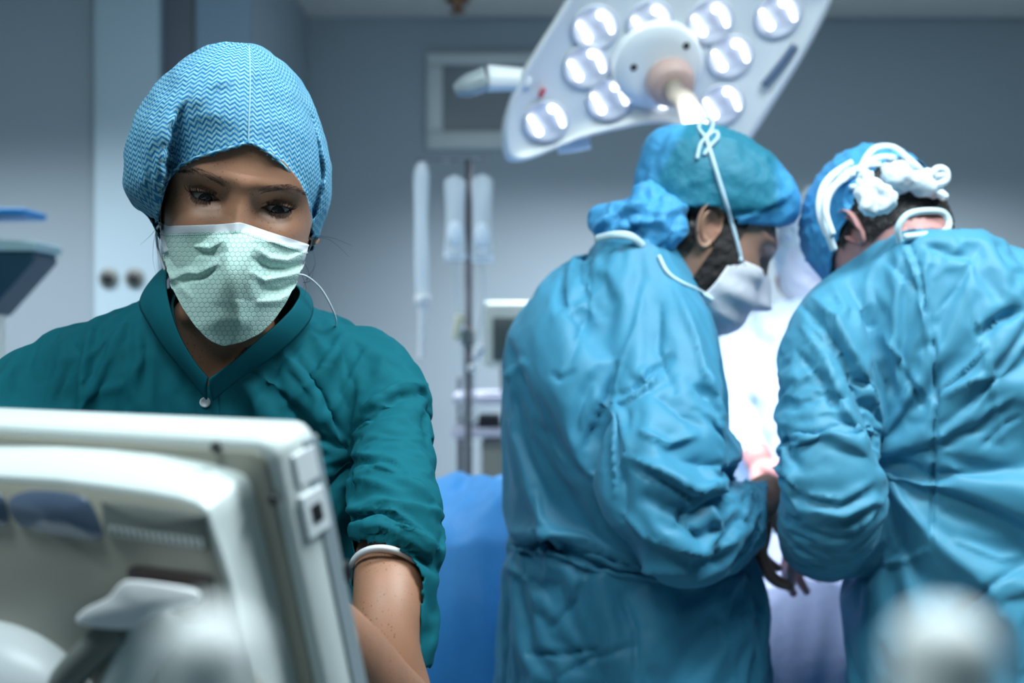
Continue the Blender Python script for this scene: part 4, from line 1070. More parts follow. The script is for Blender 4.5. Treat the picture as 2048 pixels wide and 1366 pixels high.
BM = head_matrix(P(1764, 470, BZ+.03), 208, 56, 0, 0.93)
neck = tube_pts(np.array([xf(BM, (0, .02, -.03)), xf(BM, (0, .01, -.09)), P(1842, 530, BZ+.02), P(1860, 620, BZ)]), np.array([.047, .045, .050, .06]), 28, True, None, 5)
handB = hand(aim(P(1636, 1015, BZ+.20), (-0.10, 0.5, -0.55), (-0.5, 0.2, 0.8)), 1.0, 0.45, left=True)
armB = tube_pts(np.array([xf(BM, (0, .03, -.09)), P(1740, 600, BZ), P(1655, 760, BZ-.08), P(1660, 960, BZ-.12), P(1645, 1050, BZ-.04), P(1634, 1045, BZ+.1)]), np.array([.05, .05, .045, .04, .036, .03]), 20, True, None, 4)
fb = ptube([(1630, 1075, BZ+.02, 46), (1634, 1040, BZ+.12, 42), (1638, 1008, BZ+.2, 36)])
obj('body', join([(xf(BM, aV), aF)]+[(xf(BM, v), f) for v, f in (ear(1), ear(-1))]+[neck, armB, handB, fb]), M_SKINB, sB)
hb = shell(aV, aF, aT, aZ, lambda T, Z: (np.abs(np.degrees(T)) > 100) & (Z > -0.060-0.012*np.cos(T*2)) | (Z > 0.03) | ((np.abs(np.degrees(T)) > 76) & (Z > -.012)), 0.005, 0.003, 3)
obj('hair', (xf(BM, hb[0]), hb[1]), M_HAIRG, sB)
cb = shell(aV, aF, aT, aZ, lambda T, Z: Z > -0.002+0.018*sm(-np.cos(T), 0.2, 1.0), lambda T, Z: 0.009+0.003*sm(Z, 0.02, 0.06), 0.004, 5)
co = obj('surgical_cap', (xf(BM, cb[0]), cb[1]), M_CAPBLUE, sB); k = co.modifiers.new('t', 'SOLIDIFY'); k.thickness = .0015
z0 = BZ-.07
treeB = bvh_of([(xf(BM, aV), aF), (xf(BM, cb[0]), cb[1]), me_vf(gB)])
for i, pts in enumerate(([(1655, 470, z0-.02), (1640, 430, z0-.02), (1642, 385, z0-.01), (1665, 350, z0), (1705, 325, z0)],
    [(1668, 500, z0-.02), (1652, 450, z0-.03), (1655, 395, z0-.02), (1690, 350, z0-.01), (1725, 335, z0)], [(1665, 470, z0-.03), (1650, 420, z0-.03), (1665, 375, z0-.02), (1710, 345, z0)],
    [(1720, 340, z0), (1745, 300, z0), (1785, 295, z0), (1815, 318, z0), (1845, 345, z0), (1860, 372, z0)], [(1720, 345, z0-.01), (1750, 318, z0-.01), (1790, 318, z0-.01), (1810, 345, z0), (1780, 375, z0-.01), (1740, 372, z0-.02), (1722, 350, z0-.01)],
    [(1860, 372, z0), (1870, 340, z0), (1890, 340, z0), (1892, 362, z0), (1865, 370, z0), (1830, 362, z0)], [(1830, 362, z0), (1860, 380, z0), (1890, 395, z0), (1880, 385, z0), (1850, 372, z0)],
    [(1722, 350, z0-.01), (1730, 385, z0-.03), (1760, 398, z0-.03), (1800, 385, z0-.02), (1840, 365, z0-.01)], [(1700, 375, z0-.03), (1760, 370, z0-.03), (1800, 382, z0-.03), (1850, 350, z0)],
    [(1735, 345, z0-.02), (1742, 372, z0-.03), (1752, 400, z0-.03)], [(1690, 345, z0-.01), (1740, 330, z0-.01), (1800, 335, z0), (1850, 352, z0), (1890, 350, z0)])):
    rib_on('mask_tie', pts, .0095 if i < 8 else .0075, M_WHITE_LIT, co, treeB, .004)
# knotted tails of the cap
kn = remesh([ptube([(1725, 350, z0-.02, 18), (1735, 395, z0-.035, 22), (1728, 425, z0-.035, 14)]), ptube([(1735, 370, z0-.03, 16), (1770, 395, z0-.03, 24), (1755, 425, z0-.035, 12)]), ptube([(1770, 345, z0, 20), (1830, 360, z0+.01, 26), (1880, 385, z0+.02, 18)])], .004, 2, 'cap_knot')
V = vget(kn); d = np.array([noise.fractal(Vector(v)*50, 0.7, 2, 3) for v in V]); V += nget(kn)*(d*0.007)[:, None]; vset(kn, V)
link_mesh('cap_knot', kn, M_WHITE_LIT, co)
# pale collar standing off the neck
cl = interp_rows(np.array([P(*q) for q in ((1800, 486, BZ-.09), (1796, 456, BZ-.10), (1815, 430, BZ-.10), (1850, 422, BZ-.09), (1885, 425, BZ-.08), (1898, 445, BZ-.08), (1888, 464, BZ-.09), (1845, 470, BZ-.10), (1808, 474, BZ-.105))]), 6)
obj('collar_trim', tube_pts(cl, np.full(len(cl), .0042), 10), M_COLLAR, sB)
# ------------------------------------------------------------------ third surgeon across the table, in the full light of the lamp
CZ = 2.62
sC = thing('person', 'brightly lit person with gown and cap paled for the lamp light, facing the viewer across the table', 'person', (0.62, CZ, 0))
ct_ = [(585, 1590, 1690, CZ, .12), (610, 1540, 1730, CZ, .18), (650, 1475, 1790, CZ, .22), (720, 1440, 1810, CZ, .25), (850, 1450, 1800, CZ, .26), (1000, 1450, 1800, CZ, .27), (1300, 1450, 1800, CZ, .28), (1900, 1450, 1800, CZ, .3)]
ca = [(1515, 665, CZ-.02, 42), (1462, 720, CZ-.05, 46), (1462, 800, CZ-.12, 44), (1488, 870, CZ-.28, 36), (1518, 922, CZ-.40, 28)]
ca2 = [(1760, 650, CZ-.02, 42), (1790, 720, CZ-.05, 46), (1780, 790, CZ-.10, 46), (1720, 830, CZ-.20, 36), (1660, 860, CZ-.28, 28)]
parts = [slab(ct_), ptube(ca), ptube(ca2)]
gC = remesh(parts, 0.012, 2, 'gown')
folds(gC, [([(1480, 640), (1530, 700), (1540, 760)], 10, -.014, .5), ([(1500, 620), (1560, 680), (1580, 780)], 12, .012, .5), ([(1440, 700), (1500, 720), (1530, 790)], 10, -.012, .4), ([(1450, 760), (1490, 790), (1540, 800)], 8, .012), ([(1470, 820), (1520, 830), (1560, 845)], 7, -.010)])
V = vget(gC); d = np.array([noise.fractal(Vector(v)*11, 0.6, 2, 3) for v in V]); V += nget(gC)*(d*0.016)[:, None]; vset(gC, V)
link_mesh('gown', gC, M_GOWN_C, sC)
CM = head_matrix(P(1640, 494, CZ-.05), 15, 50, 0, 0.98)
hc = [hand(aim(P(1520, 925, CZ-.41), (.45, -.6, -.12), (.1, -.1, 1)), 1.0, .4), hand(aim(P(1655, 862, CZ-.28), (-.5, -.4, -.5), (-.2, 0, 1)), 1.0, .4, left=True)]
obj('body', join([(xf(CM, aV), aF)]+[(xf(CM, v), f) for v, f in (ear(1), ear(-1))]+hc+[tube_pts(np.array([xf(CM, (0, .02, -.07)), P(1650, 660, CZ), P(1530, 710, CZ), P(1468, 800, CZ-.12), P(1520, 925, CZ-.41)]), np.array([.045, .045, .036, .034, .026]), 20, True, None, 4), tube_pts(np.array([xf(CM, (0, .02, -.07)), P(1740, 700, CZ), P(1775, 780, CZ-.10), P(1655, 862, CZ-.28)]), np.array([.05, .045, .038, .028]), 20, True, None, 4)]), M_SKINB, sC)
cb = shell(aV, aF, aT, aZ, lambda T, Z: (Z > 0.012) | ((Z > -0.08) & (np.cos(T) < 0.8)), 0.014, 0.006, 9)
obj('surgical_cap', (xf(CM, cb[0]), cb[1]), M_WHITE_LIT, sC)
cm = shell(aV, aF, aT, aZ, lambda T, Z: (Z < 0.03) & (Z > -0.11) & (np.cos(T) > 0.25), 0.018, 0.002, 2)
obj('face_mask', (xf(CM, cm[0]), cm[1]), M_MASKW, sC)

# ------------------------------------------------------------------ draped patient and table
tb = thing('operating_table', 'operating table under a blue drape raised over the patient, left of the bearded surgeon', 'table', (0.35, 2.2, 0))
nx, ny = 220, 90
X, Y = np.meshgrid(np.linspace(-0.55, 1.35, nx), np.linspace(1.86, 2.36, ny))
H = 1.03+0.17*np.exp(-((X+0.02)/0.24)**2)*np.exp(-((Y-2.15)/0.25)**2)+0.06*np.exp(-((X-0.55)/0.5)**2)*np.exp(-((Y-2.1)/0.2)**2)
top_ = np.stack([X, Y, H], -1)
def drape_sheet(name, mat, x0, x1, yf, hfun, par, seed, amp=0.02, bottom=0.25):
    """top sheet plus hanging front edge"""
    xs = np.linspace(x0, x1, 260); rows = []
    for t in np.linspace(0, 1, 80):      # top from back to front
        y = yf+0.56*(1-t)
        rows.append([(x, y, hfun(x, y)) for x in xs])
    for t in np.linspace(0.01, 1, 80):   # hanging part
        hx = [hfun(x, yf) for x in xs]
        rows.append([(x, yf-0.02*math.sin(min(1, t*6)*PI/2)-0.02*t, h-(h-bottom)*t) for x, h in zip(xs, hx)])
    V = np.array(rows); R, Cn, _ = V.shape
    for i in range(R):
        for j in range(Cn):
            x, y, z = V[i, j]; hang = max(0, (i-78)/80)
            n1 = noise.fractal(Vector((x*4+seed, y*3, z*1.1)), .6, 2, 4); n2 = abs(noise.noise(Vector((x*3.4+seed+y*1.5, z*1.4+y*3, 3.1))))
            V[i, j, 1] -= (n1*0.8+(0.35-n2)*1.6)*amp*(0.3+hang*2.2)
            V[i, j, 2] += (n1+(0.3-n2)*2.2)*amp*(1-min(1, hang*3))
    return obj(name, (V.reshape(-1, 3), [tuple(reversed(f)) for f in grid_faces(R, Cn, False)]), mat, par)
def hL(x, y): return 1.02+0.20*math.exp(-((x+0.03)/0.30)**2)*math.exp(-((y-2.14)/0.28)**2)-0.04*max(0, -x-0.1)
def hR(x, y): return 1.04+0.05*math.exp(-((x-0.55)/0.3)**2)*math.exp(-((y-2.1)/0.2)**2)
drape_sheet('drape', M_DRAPE, -0.62, 0.34, 1.90, hL, tb, 2.0, 0.026)
drape_sheet('field_drape', M_DRAPE_LIT, 0.33, 1.30, 1.90, hR, tb, 9.0, 0.022)
boxm('table_top', (-0.55, 1.96, 0.86), (1.25, 2.38, 0.96), M_GREY, tb, 0.01)
boxm('table_column', (0.20, 2.05, 0.06), (0.50, 2.32, 0.86), M_STEEL, tb, 0.02)
boxm('table_base', (-0.05, 1.98, 0.0), (0.75, 2.36, 0.06), M_STEEL, tb, 0.02)

# ------------------------------------------------------------------ surgical lamp
LN = Vector((0.10, -0.78, -0.62)).normalized()      # the lit face looks towards the viewer and down to the table
LC = P(1330, 150, 2.05)
def onl(px, py, off=0.0):
    o = Vector((0, 0, CAMZ)); d = P(px, py, 1.0)-o; c = LC+LN*off
    t = (c-o).dot(LN)/d.dot(LN); return np.array(o+d*t)
lamp = thing('surgical_lamp', 'large white surgical lamp head with many lit diode modules above the surgeons', 'lamp', tuple(LC-LN*0.1))
out_px = [(1008, 312), (1003, 260), (1016, 205), (1040, 150), (1072, 95), (1110, 35), (1150, -30), (1215, -110), (1330, -170), (1480, -190), (1600, -160), (1655, -90), (1668, -20), (1652, 30), (1610, 110), (1560, 190), (1505, 275), (1470, 320),
          (1420, 300), (1385, 265), (1340, 248), (1290, 248), (1240, 258), (1195, 268), (1150, 282), (1105, 300), (1060, 318), (1028, 324)]
def closed(pl, k=6):
    pl = np.array(pl, float); n = len(pl); o = []
    for i in range(n):
        p0, p1, p2, p3 = pl[i-1], pl[i], pl[(i+1) % n], pl[(i+2) % n]
        for t in np.arange(0, 1, 1/k): o.append(0.5*((2*p1)+(-p0+p2)*t+(2*p0-5*p1+4*p2-p3)*t*t+(-p0+3*p1-3*p2+p3)*t**3))
    return np.array(o)
oc = closed(out_px); cen = oc.mean(0)
ring = lambda sc, off: np.array([onl(*(cen+(q-cen)*sc), off) for q in oc])
LNa = np.array(LN)
VF = loft([ring(0.55, -.075), ring(0.80, -.07), ring(0.93, -.055), ring(0.985, -.03), ring(1.0, -.012), ring(0.995, 0.002), ring(0.975, 0.010), ring(0.94, 0.011), ring(0.925, 0.004), ring(0.5, 0.004)])
obj('lamp_housing', (VF[0], [tuple(reversed(f)) for f in VF[1]]), M_WHITE2, lamp)
M_LAMPFACE = Mat('lamp_face', (0.60, 0.64, 0.74), 0.3)
EX = Vector(onl(1400, 150))-Vector(onl(1330, 150)); EX.normalize(); EY = LN.cross(EX)
def ldisc(c, prof, n=32, sx=1, sy=1):
    t = np.linspace(0, 2*PI, n, endpoint=False)
    R = [np.array([tuple(Vector(c)+EX*r*sx*math.cos(a)+EY*r*sy*math.sin(a)+LN*o) for a in t]) for r, o in prof]
    V, F = loft(R); return V, F
mods = [(1190, 55), (1300, 45), (1420, 42), (1555, 30), (1172, 132), (1460, 112), (1218, 198), (1443, 208), (1092, 242)]
for (mx, my) in mods:
    c = onl(mx, my, 0.004)
    h_ = obj('lamp_module', ldisc(c, [(.040, 0), (.040, .004), (.037, .0055), (.032, .001), (.02, .0005)]), M_LAMPFACE, lamp)
    for sx in (-20, 20):
        b = []
        q = np.array([mx+sx, my-sx*0.62])
        cc = Vector(onl(q[0]+6, q[1]+10, .010)); b.append(ball(cc, .0070, 16))
        L_ = [Vector(onl(q[0]-12, q[1]-20, .010)), Vector(onl(q[0]-2, q[1]-4, .010)), Vector(onl(q[0]+8, q[1]+12, .010))]
        if sx > 0: L_ = [Vector(onl(q[0]-10, q[1]-16, .010)), Vector(onl(q[0]+2, q[1]-8, .010)), Vector(onl(q[0]+14, q[1]+22, .010))]; b[0] = ball(Vector(onl(q[0]-8, q[1]-12, .010)), .0070, 16)
        b.append(tube_pts(np.array([tuple(v) for v in L_]), np.full(3, .0042), 12, True, None, 5))
        obj('light_diode', join(b), M_LED, h_)
c = onl(1328, 205, .008); obj('light_diode', ball(c, .011, 16), M_LED, lamp)
# hub, boss and sterile handle
c0 = onl(1312, 125, 0.0)
hub = obj('lamp_hub', ldisc(c0, [(.078, 0), (.078, .012), (.072, .018), (.05, .020), (.02, .020)], 40), M_WHITE2, lamp)
for q in ((1267, 133), (1372, 90)):
    obj('screw', ldisc(onl(*q, .017), [(.006, 0), (.006, .004), (.003, .005)], 14), M_DARK, hub)
c1_ = onl(1338, 158, 0.018)
obj('handle_collar', ldisc(c1_, [(.040, 0), (.042, .008), (.038, .030), (.030, .036), (.018, .036)], 32), Mat('handle_pink', (0.52, 0.36, 0.32), 0.4), lamp)
hd = [Vector(c1_)+LN*.03, Vector(c1_)+LN*.06, Vector(onl(1372, 205, .10)), Vector(onl(1395, 262, .16))]
obj('sterile_handle', tube_pts(np.array([tuple(v) for v in hd]), np.array([.017, .017, .018, .021]), 20, True, None, 5), Mat('handle_cream', (0.26, 0.235, 0.19), 0.5), lamp)
# side grip: white sleeve with a clear end
g0 = Vector(onl(1060, 160, -.01)); g1 = Vector(onl(1012, 158, -.01)); g2 = Vector(onl(975, 157, -.01)); g3 = Vector(onl(935, 172, -.01)); g4 = Vector(onl(910, 182, -.01))
grp = obj('side_grip', tube_pts(np.array([tuple(v) for v in (g0, g1, g2)]), np.array([.019, .021, .023]), 20, True, None, 4), M_WHITE2, lamp)
obj('grip_end', tube_pts(np.array([tuple(v) for v in (g2, g3, g4)]), np.array([.021, .019, .010]), 20, True, None, 5), Mat('grip_grey', (0.34, 0.40, 0.42), 0.15), grp)
# slot on the right wing, maker's red mark, hinge block below
rr = lambda pts, r, o: tube_pts(np.array([onl(a, b, o) for a, b in pts]), np.full(len(pts), r), 10, True, None, 5)
obj('wing_slot', rr([(1590, 90), (1562, 128), (1528, 170)], .007, .008), M_BLUEGLOSS, lamp)
obj('red_mark', rr([(1088, 178), (1080, 194)], .004, .010), Mat('red', (0.6, 0.08, 0.12), 0.5), lamp)
obj('hinge_block', rr([(1115, 288), (1150, 284), (1178, 278)], .018, -.03), M_WHITE2, lamp)
# suspension yoke up to the ceiling
yk = [Vector(onl(1400, -120, -.07)), Vector((LC.x+.15, LC.y+.12, 2.25)), Vector((LC.x+.15, LC.y+.2, 2.5)), Vector((LC.x+.1, LC.y+.2, CH-.001))]
obj('suspension_arm', tube_pts(np.array([tuple(v) for v in yk]), np.array([.022, .022, .022, .022]), 16, True, None, 6), M_WHITE2, lamp)
tgt = P(1600, 1050, 2.2)
for (mx, my) in mods[:6]+mods[8:]:                   # each diode module throws its own beam on the table
    l = bpy.data.lights.new('module_light', 'SPOT'); l.energy = LAMP_W; l.color = (0.88, 0.91, 1.0); l.spot_size = math.radians(80); l.spot_blend = 0.7; l.shadow_soft_size = 0.03
    q = bpy.data.objects.new('module_light', l); COL.objects.link(q); q.location = Vector(onl(mx, my, .17))
    q.rotation_euler = (tgt-q.location).to_track_quat('-Z', 'Y').to_euler()

# ------------------------------------------------------------------ infusion stand
IZ = 3.0
iv = thing('infusion_stand', 'thin steel infusion stand between the masked woman and the middle surgeon', 'stand', tuple(P(937, 0, IZ).xy)+(0,))
px0 = P(937, 0, IZ).x
def rod(name, a, b, r, m, par, n=14): return obj(name, tube_pts(np.array([tuple(a), tuple((Vector(a)+Vector(b))/2), tuple(b)]), np.full(3, r), n), m, par)
rod('pole', (px0, IZ, 0.06), (px0, IZ, P(0, 318, IZ).z), .0095, M_STEEL, iv)
hz = P(0, 322, IZ).z
for dx in (-0.13, -0.045, 0.045):
    rod('hook', (px0, IZ, hz), (px0+dx, IZ, hz+.004), .0022, M_STEEL, iv)
for k in range(5):
    a = 2*PI*k/5; rod('foot', (px0, IZ, .07), (px0+.28*math.cos(a), IZ+.28*math.sin(a), .04), .012, M_STEEL, iv)
    obj('castor', ball((px0+.28*math.cos(a), IZ+.28*math.sin(a), .025), .025, 14), M_DARK, iv)
obj('pole_clamp', rr and tube_pts(np.array([tuple(P(936, y, IZ-.012)) for y in (655, 670, 690)]), np.full(3, .016), 12), M_GREY, iv)
def bag(x0, y0, x1, y1, z, label, dep=0.03):
    c = P((x0+x1)/2, (y0+y1)/2, z); t = thing('infusion_bag', label, 'bag', tuple(c), 'clear infusion bags on the stand')
    R = []
    for t_ in np.linspace(0, 1, 26):
        y = y0+(y1-y0)*t_; wv = (x1-x0)/2*(1-0.16*math.sin(t_*PI)**2)*(min(1, math.sqrt(max(1e-4, t_*12)))); th = dep*(0.25+0.75*math.sin(min(1, t_*1.15)*PI*0.9)**0.8 if 0 < t_ < 1 else .2)
        cc = P((x0+x1)/2, y, z); a = wv/FPX*z; an = np.linspace(0, 2*PI, 28, endpoint=False)
        R.append(np.stack([cc.x+np.cos(an)*a, cc.y+np.sin(an)*max(th, .006)/2, np.full(28, cc.z)], 1))
    obj('bag_film', loft(R), M_FLUID, t)
    pbox('bag_seam', x0, y1-14, x1, y1, z-.006, .012, M_WHITE_LIT, t, .003)
    cc = P((x0+x1)/2, y1-55, z-dep*.45)
    obj('bag_port', ball(cc, (.018, .008, .030), 16), M_WHITE_LIT, t)
    obj('drip_line', tube_pts(interp_rows(np.array([P((x0+x1)/2, y1, z), P((x0+x1)/2+4, y1+80, z), P(926 if x0 < 930 else 948, y1+200, z), P(922 if x0 < 930 else 952, y1+320, z)]), 6), np.full(19, .003), 8), M_GLASS, t)
bag(888, 350, 932, 520, IZ-.03, 'clear infusion bag hanging left of the steel pole'); bag(942, 348, 986, 524, IZ-.03, 'clear infusion bag hanging right of the steel pole')
dr = thing('drip_set', 'long clear drip set in wrapping hanging left of the infusion bags', 'drip set', tuple(P(843, 340, IZ)))
obj('drip_wrapper', ptube([(845, 325, IZ, 6), (843, 350, IZ, 15), (842, 430, IZ, 13), (843, 520, IZ, 14), (844, 590, IZ, 12), (844, 625, IZ, 9)], flat=((0, 1, 0), .4)), M_FLUID, dr)
obj('drip_chamber', ptube([(845, 590, IZ-.01, 15), (845, 605, IZ-.01, 16), (845, 620, IZ-.01, 9), (843, 700, IZ-.01, 7), (842, 715, IZ-.01, 8)]), M_WHITE2, dr)
tg = thing('line_clamp', 'pale roller clamp on the drip line left of the pole', 'clamp', tuple(P(918, 655, IZ-.02)))
obj('clamp_body', ptube([(921, 630, IZ-.03, 10), (917, 655, IZ-.03, 11), (912, 680, IZ-.03, 8)]), Mat('pale_yellow', (.62, .64, .48), .5), tg)
obj('clamp_wheel', ball(P(925, 655, IZ-.035), .008, 12), M_WHITE2, tg)
tg = thing('line_clamp', 'pale roller clamp with a round knob on the drip line right of the pole', 'clamp', tuple(P(955, 705, IZ-.02)))
obj('clamp_body', ptube([(962, 690, IZ-.03, 9), (956, 705, IZ-.03, 11), (950, 718, IZ-.03, 8)]), M_WHITE2, tg)
obj('clamp_wheel', ball(P(944, 736, IZ-.03), .011, 14), M_WHITE2, tg)

# ------------------------------------------------------------------ equipment trolley behind the middle surgeon
EZ = 3.5
eq = thing('equipment_trolley', 'white equipment trolley with shelves behind the infusion stand', 'trolley', tuple(P(990, 0, EZ).xy)+(0,))
a0 = P(962, 0, EZ).x; a1 = P(1120, 0, EZ).x
for y in (795, 862):
    zc_ = P(0, y, EZ).z; boxm('shelf', (P(905, 0, EZ).x, EZ, zc_-.02), (a1, EZ+.35, zc_+.006), Mat('lilac_white', (.50, .52, .64), .4), eq, .004)
for x in (P(912, 0, EZ).x, a1-.02): boxm('post', (x-.01, EZ+.30, .05), (x+.01, EZ+.32, P(0, 760, EZ).z), M_STEEL, eq, .003)
boxm('trolley_body', (a0, EZ+.02, .06), (a1, EZ+.34, P(0, 880, EZ).z), M_GREY, eq, .01)
for x in (a0+.03, a1-.03):
    for y in (EZ+.05, EZ+.3): obj('castor', ball((x, y, .03), .03, 12), M_DARK, eq)
zt = P(0, 795, EZ).z+.006
mon = thing('patient_monitor', 'white-topped monitor with a dark screen on the trolley behind the surgeon', 'monitor', (P(1020, 0, EZ).x, EZ+.1, zt))
boxm('casing', (P(968, 0, EZ).x, EZ+.04, P(0, 735, EZ).z), (P(1110, 0, EZ).x, EZ+.22, P(0, 602, EZ).z), Mat('monitor_white', (.55, .62, .58), .4), mon, .012)
boxm('screen', (P(985, 0, EZ).x, EZ+.034, P(0, 722, EZ).z), (P(1100, 0, EZ).x, EZ+.0405, P(0, 634, EZ).z), Mat('screen_dark', (.06, .085, .085), .3), mon, .002)
boxm('stand_foot', (P(1000, 0, EZ).x, EZ+.07, zt+.001), (P(1080, 0, EZ).x, EZ+.18, P(0, 735, EZ).z), M_GREY, mon, .006)
for i, (x0, x1, y0) in enumerate(((975, 1000, 835),)):
    boxm('box', (P(x0-20, 0, EZ).x, EZ+.05, P(0, 862, EZ).z+.0065), (P(x1, 0, EZ).x, EZ+.2, P(0, y0, EZ).z), M_DARK, None, .004)
    tag(bpy.data.objects['box'], 'dark box on the lower trolley shelf behind the surgeon', 'box')

# ------------------------------------------------------------------ pendant console at the left edge
DZ = 2.4
pd = thing('pendant_console', 'dark blue wedge-shaped console with a pale top at the left edge', 'console', tuple(P(20, 560, DZ)))
def prism(name, px, z0_, z1_, m, par):
    A_ = np.array([tuple(P(a, b, z0_)) for a, b in px]); B_ = A_+np.array([0, z1_-z0_, 0]); n = len(px)
    V = np.vstack([A_, B_]); F = [tuple(range(n)), tuple(reversed(range(n, 2*n)))]+[(i, (i+1) % n+0, (i+1) % n+n, i+n)[::-1] for i in range(n)]
    o = obj(name, (V, F), m, par, False); b = o.modifiers.new('b', 'BEVEL'); b.width = .004; b.segments = 2; return o
prism('console_body', [(-160, 503), (68, 503), (70, 520), (-28, 630), (-160, 640)], DZ, DZ+.12, M_NAVY, pd)
prism('console_top', [(-160, 474), (72, 482), (72, 502), (-160, 502)], DZ-.01, DZ+.13, Mat('console_pale', (.30, .46, .50), .4), pd)
rod('support_post', P(-14, 630, DZ+.06), (P(-14, 0, DZ+.06).x, DZ+.06, 0), .022, M_WHITE, pd)
boxm('post_base', (P(-14, 0, DZ).x-.22, DZ-.1, 0), (P(-14, 0, DZ).x+.22, DZ+.34, .03), M_WHITE, pd, .01)
sh = thing('instrument_shelf', 'thin bright blue shelf strip above the dark console', 'shelf', tuple(P(20, 425, DZ)))
prism('shelf_board', [(-160, 414), (48, 416), (48, 430), (-160, 434)], DZ, DZ+.12, M_BLUE, sh)
rod('shelf_post', (P(-60, 0, DZ).x, DZ+.06, P(0, 474, DZ).z), (P(-60, 0, DZ).x, DZ+.06, P(0, 433, DZ).z), .012, M_DARK, sh)

# ------------------------------------------------------------------ monitor in the foreground, seen from behind
mt = thing('display_monitor', 'large white display monitor seen from behind in the lower left foreground', 'monitor', (-0.22, 0.68, 1.2))
MC = np.array([-.1195, .60, 1.4003]); tau = math.radians(16.8)
me_ = np.array([.858, -.514, 0]); nh = np.array([.514, .858, 0])
tdir = nh*math.cos(tau)+np.array([0, 0, math.sin(tau)]); ddir = nh*math.sin(tau)-np.array([0, 0, math.cos(tau)]); bdir = -tdir
def L3(a, b, c): return MC+me_*a+ddir*b+bdir*c        # right along the top edge, down the back, out towards the viewer
def onb(px, py, c):
    o = np.array([0, 0, CAMZ]); d = np.array(P(px, py, 1.0))-o; q = MC+bdir*c
    t = np.dot(q-o, bdir)/np.dot(d, bdir); h = o+d*t-q; return np.dot(h, me_), np.dot(h, ddir)
def rrect(a0, b0, a1, b1, r, n=6):
    o = []
    for (cx, cy, s) in ((a1-r, b0+r, -90), (a1-r, b1-r, 0), (a0+r, b1-r, 90), (a0+r, b0+r, 180)):
        for k in range(n+1):
            t = math.radians(s+90*k/n); o.append((cx+r*math.cos(t), cy+r*math.sin(t)))
    return o
def lblock(name, outline, layers, m, par):
    """outline (a,b) list; layers = [(inset, c)]"""
    O = np.array(outline); cen_ = O.mean(0); R = []
    for ins, c in layers:
        d = O-cen_; L_ = np.linalg.norm(d, axis=1)[:, None]; q = O-d/L_*ins
        R.append(np.array([L3(a, b, c) for a, b in q]))
    V, F = loft(R); return obj(name, (V, [tuple(reversed(f)) for f in F]), m, par)
lblock('casing', rrect(-.40, 0, 0, .32, .010), [(.012, -.032), (.002, -.031), (0, -.028), (0, -.004), (.003, 0.0), (.008, 0.0005)], M_WHITE, mt)
lblock('back_panel', rrect(-.394, .0055, -.006, .314, .008), [(0, -.002), (0, .0022), (.002, .003)], M_SHADED, mt)
lblock('screen', rrect(-.385, .015, -.015, .305, .006), [(0, -.031), (0, -.0335)], M_DARK, mt)
lblock('side_strip', rrect(-.0035, .02, -.0015, .30, .0008), [(0, -.024), (0, -.026)], M_GREY, mt)
# raised housing outlined on the panel
hp = [onb(x, y, .003) for x, y in ((-160, 888), (0, 891), (120, 892), (222, 898), (320, 908), (399, 922), (455, 935), (488, 948), (503, 966), (512, 995), (530, 1075), (560, 1200), (585, 1310), (602, 1400), (622, 1500))]
npx = [onb(x, y, .036) for x, y in ((-160, 948), (0, 953), (120, 960), (222, 974), (300, 985), (360, 995), (392, 1004), (410, 1018), (417, 1034), (424, 1060), (446, 1115), (480, 1230), (505, 1320), (525, 1400), (550, 1500))]
hp = np.array(hp); npx = np.array(npx); bl = np.array([[hp[-1][0]-.3, hp[-1][1]], ])
def prof(hpA, c): return np.array([L3(a, b, c) for a, b in hpA])
lay = []
for t_, c in ((0, -.001), (0.0, .006), (.15, .018), (.45, .028), (.8, .034), (1.0, .036), (1.06, .0362)):
    q = hp+(npx-hp)*min(t_, 1.0)
    if t_ > 1: q = q+np.array([-.003, .003])
    q = np.vstack([q, [[-.34, q[-1][1]], [-.34, q[0][1]]]]); lay.append(prof(q, c))
V, F = loft(lay); housing = obj('rear_housing', (V, [tuple(reversed(f)) for f in F]), M_WHITE, mt)
def patch(name, px, c, m, par, th=.0015, sub=4):
    q = closed(px, sub); O = [onb(x, y, c) for x, y in q]
    R = [np.array([L3(a, b, cc) for a, b in O]) for cc in (c-.004, c+th)]
    V, F = loft(R); return obj(name, (V, [tuple(reversed(f)) for f in F]), m, par)
patch('housing_face', [(-160, 962), (0, 966), (120, 973), (222, 986), (300, 997), (360, 1006), (396, 1020), (410, 1050), (436, 1120), (470, 1240), (500, 1340), (530, 1440), (200, 1480), (-160, 1480)], .0365, M_SHADED, housing, .001)
patch('handle_recess', [(20, 1005), (45, 985), (100, 982), (160, 992), (185, 1015), (205, 1075), (160, 1072), (90, 1062), (40, 1045)], .038, M_BLUEGLOSS, housing)
patch('handle_recess', [(-120, 985), (-10, 985), (14, 1020), (10, 1050), (-60, 1040), (-140, 1030)], .038, M_BLUEGLOSS, housing)
gp = patch('speaker_grille', [(208, 1008), (215, 1003), (300, 1012), (398, 1028), (408, 1036), (415, 1090), (408, 1097), (300, 1082), (222, 1070), (214, 1062)], .038, M_GREY, housing)
for k in range(15):
    x = 222+k*12.8; y = 1052+k*1.9
    obj('grille_slat', tube_pts(np.array([L3(*onb(x+d_, y+e_, .040), .040) for d_, e_ in ((0, 0), (1.5, 9), (3, 18))]), np.full(3, .0008), 6), M_WHITE, gp)
patch('mount_slot', [(262, 1135), (300, 1135), (360, 1143), (418, 1152), (428, 1175), (432, 1225), (415, 1230), (330, 1215), (268, 1160)], .038, M_BROWN, housing)
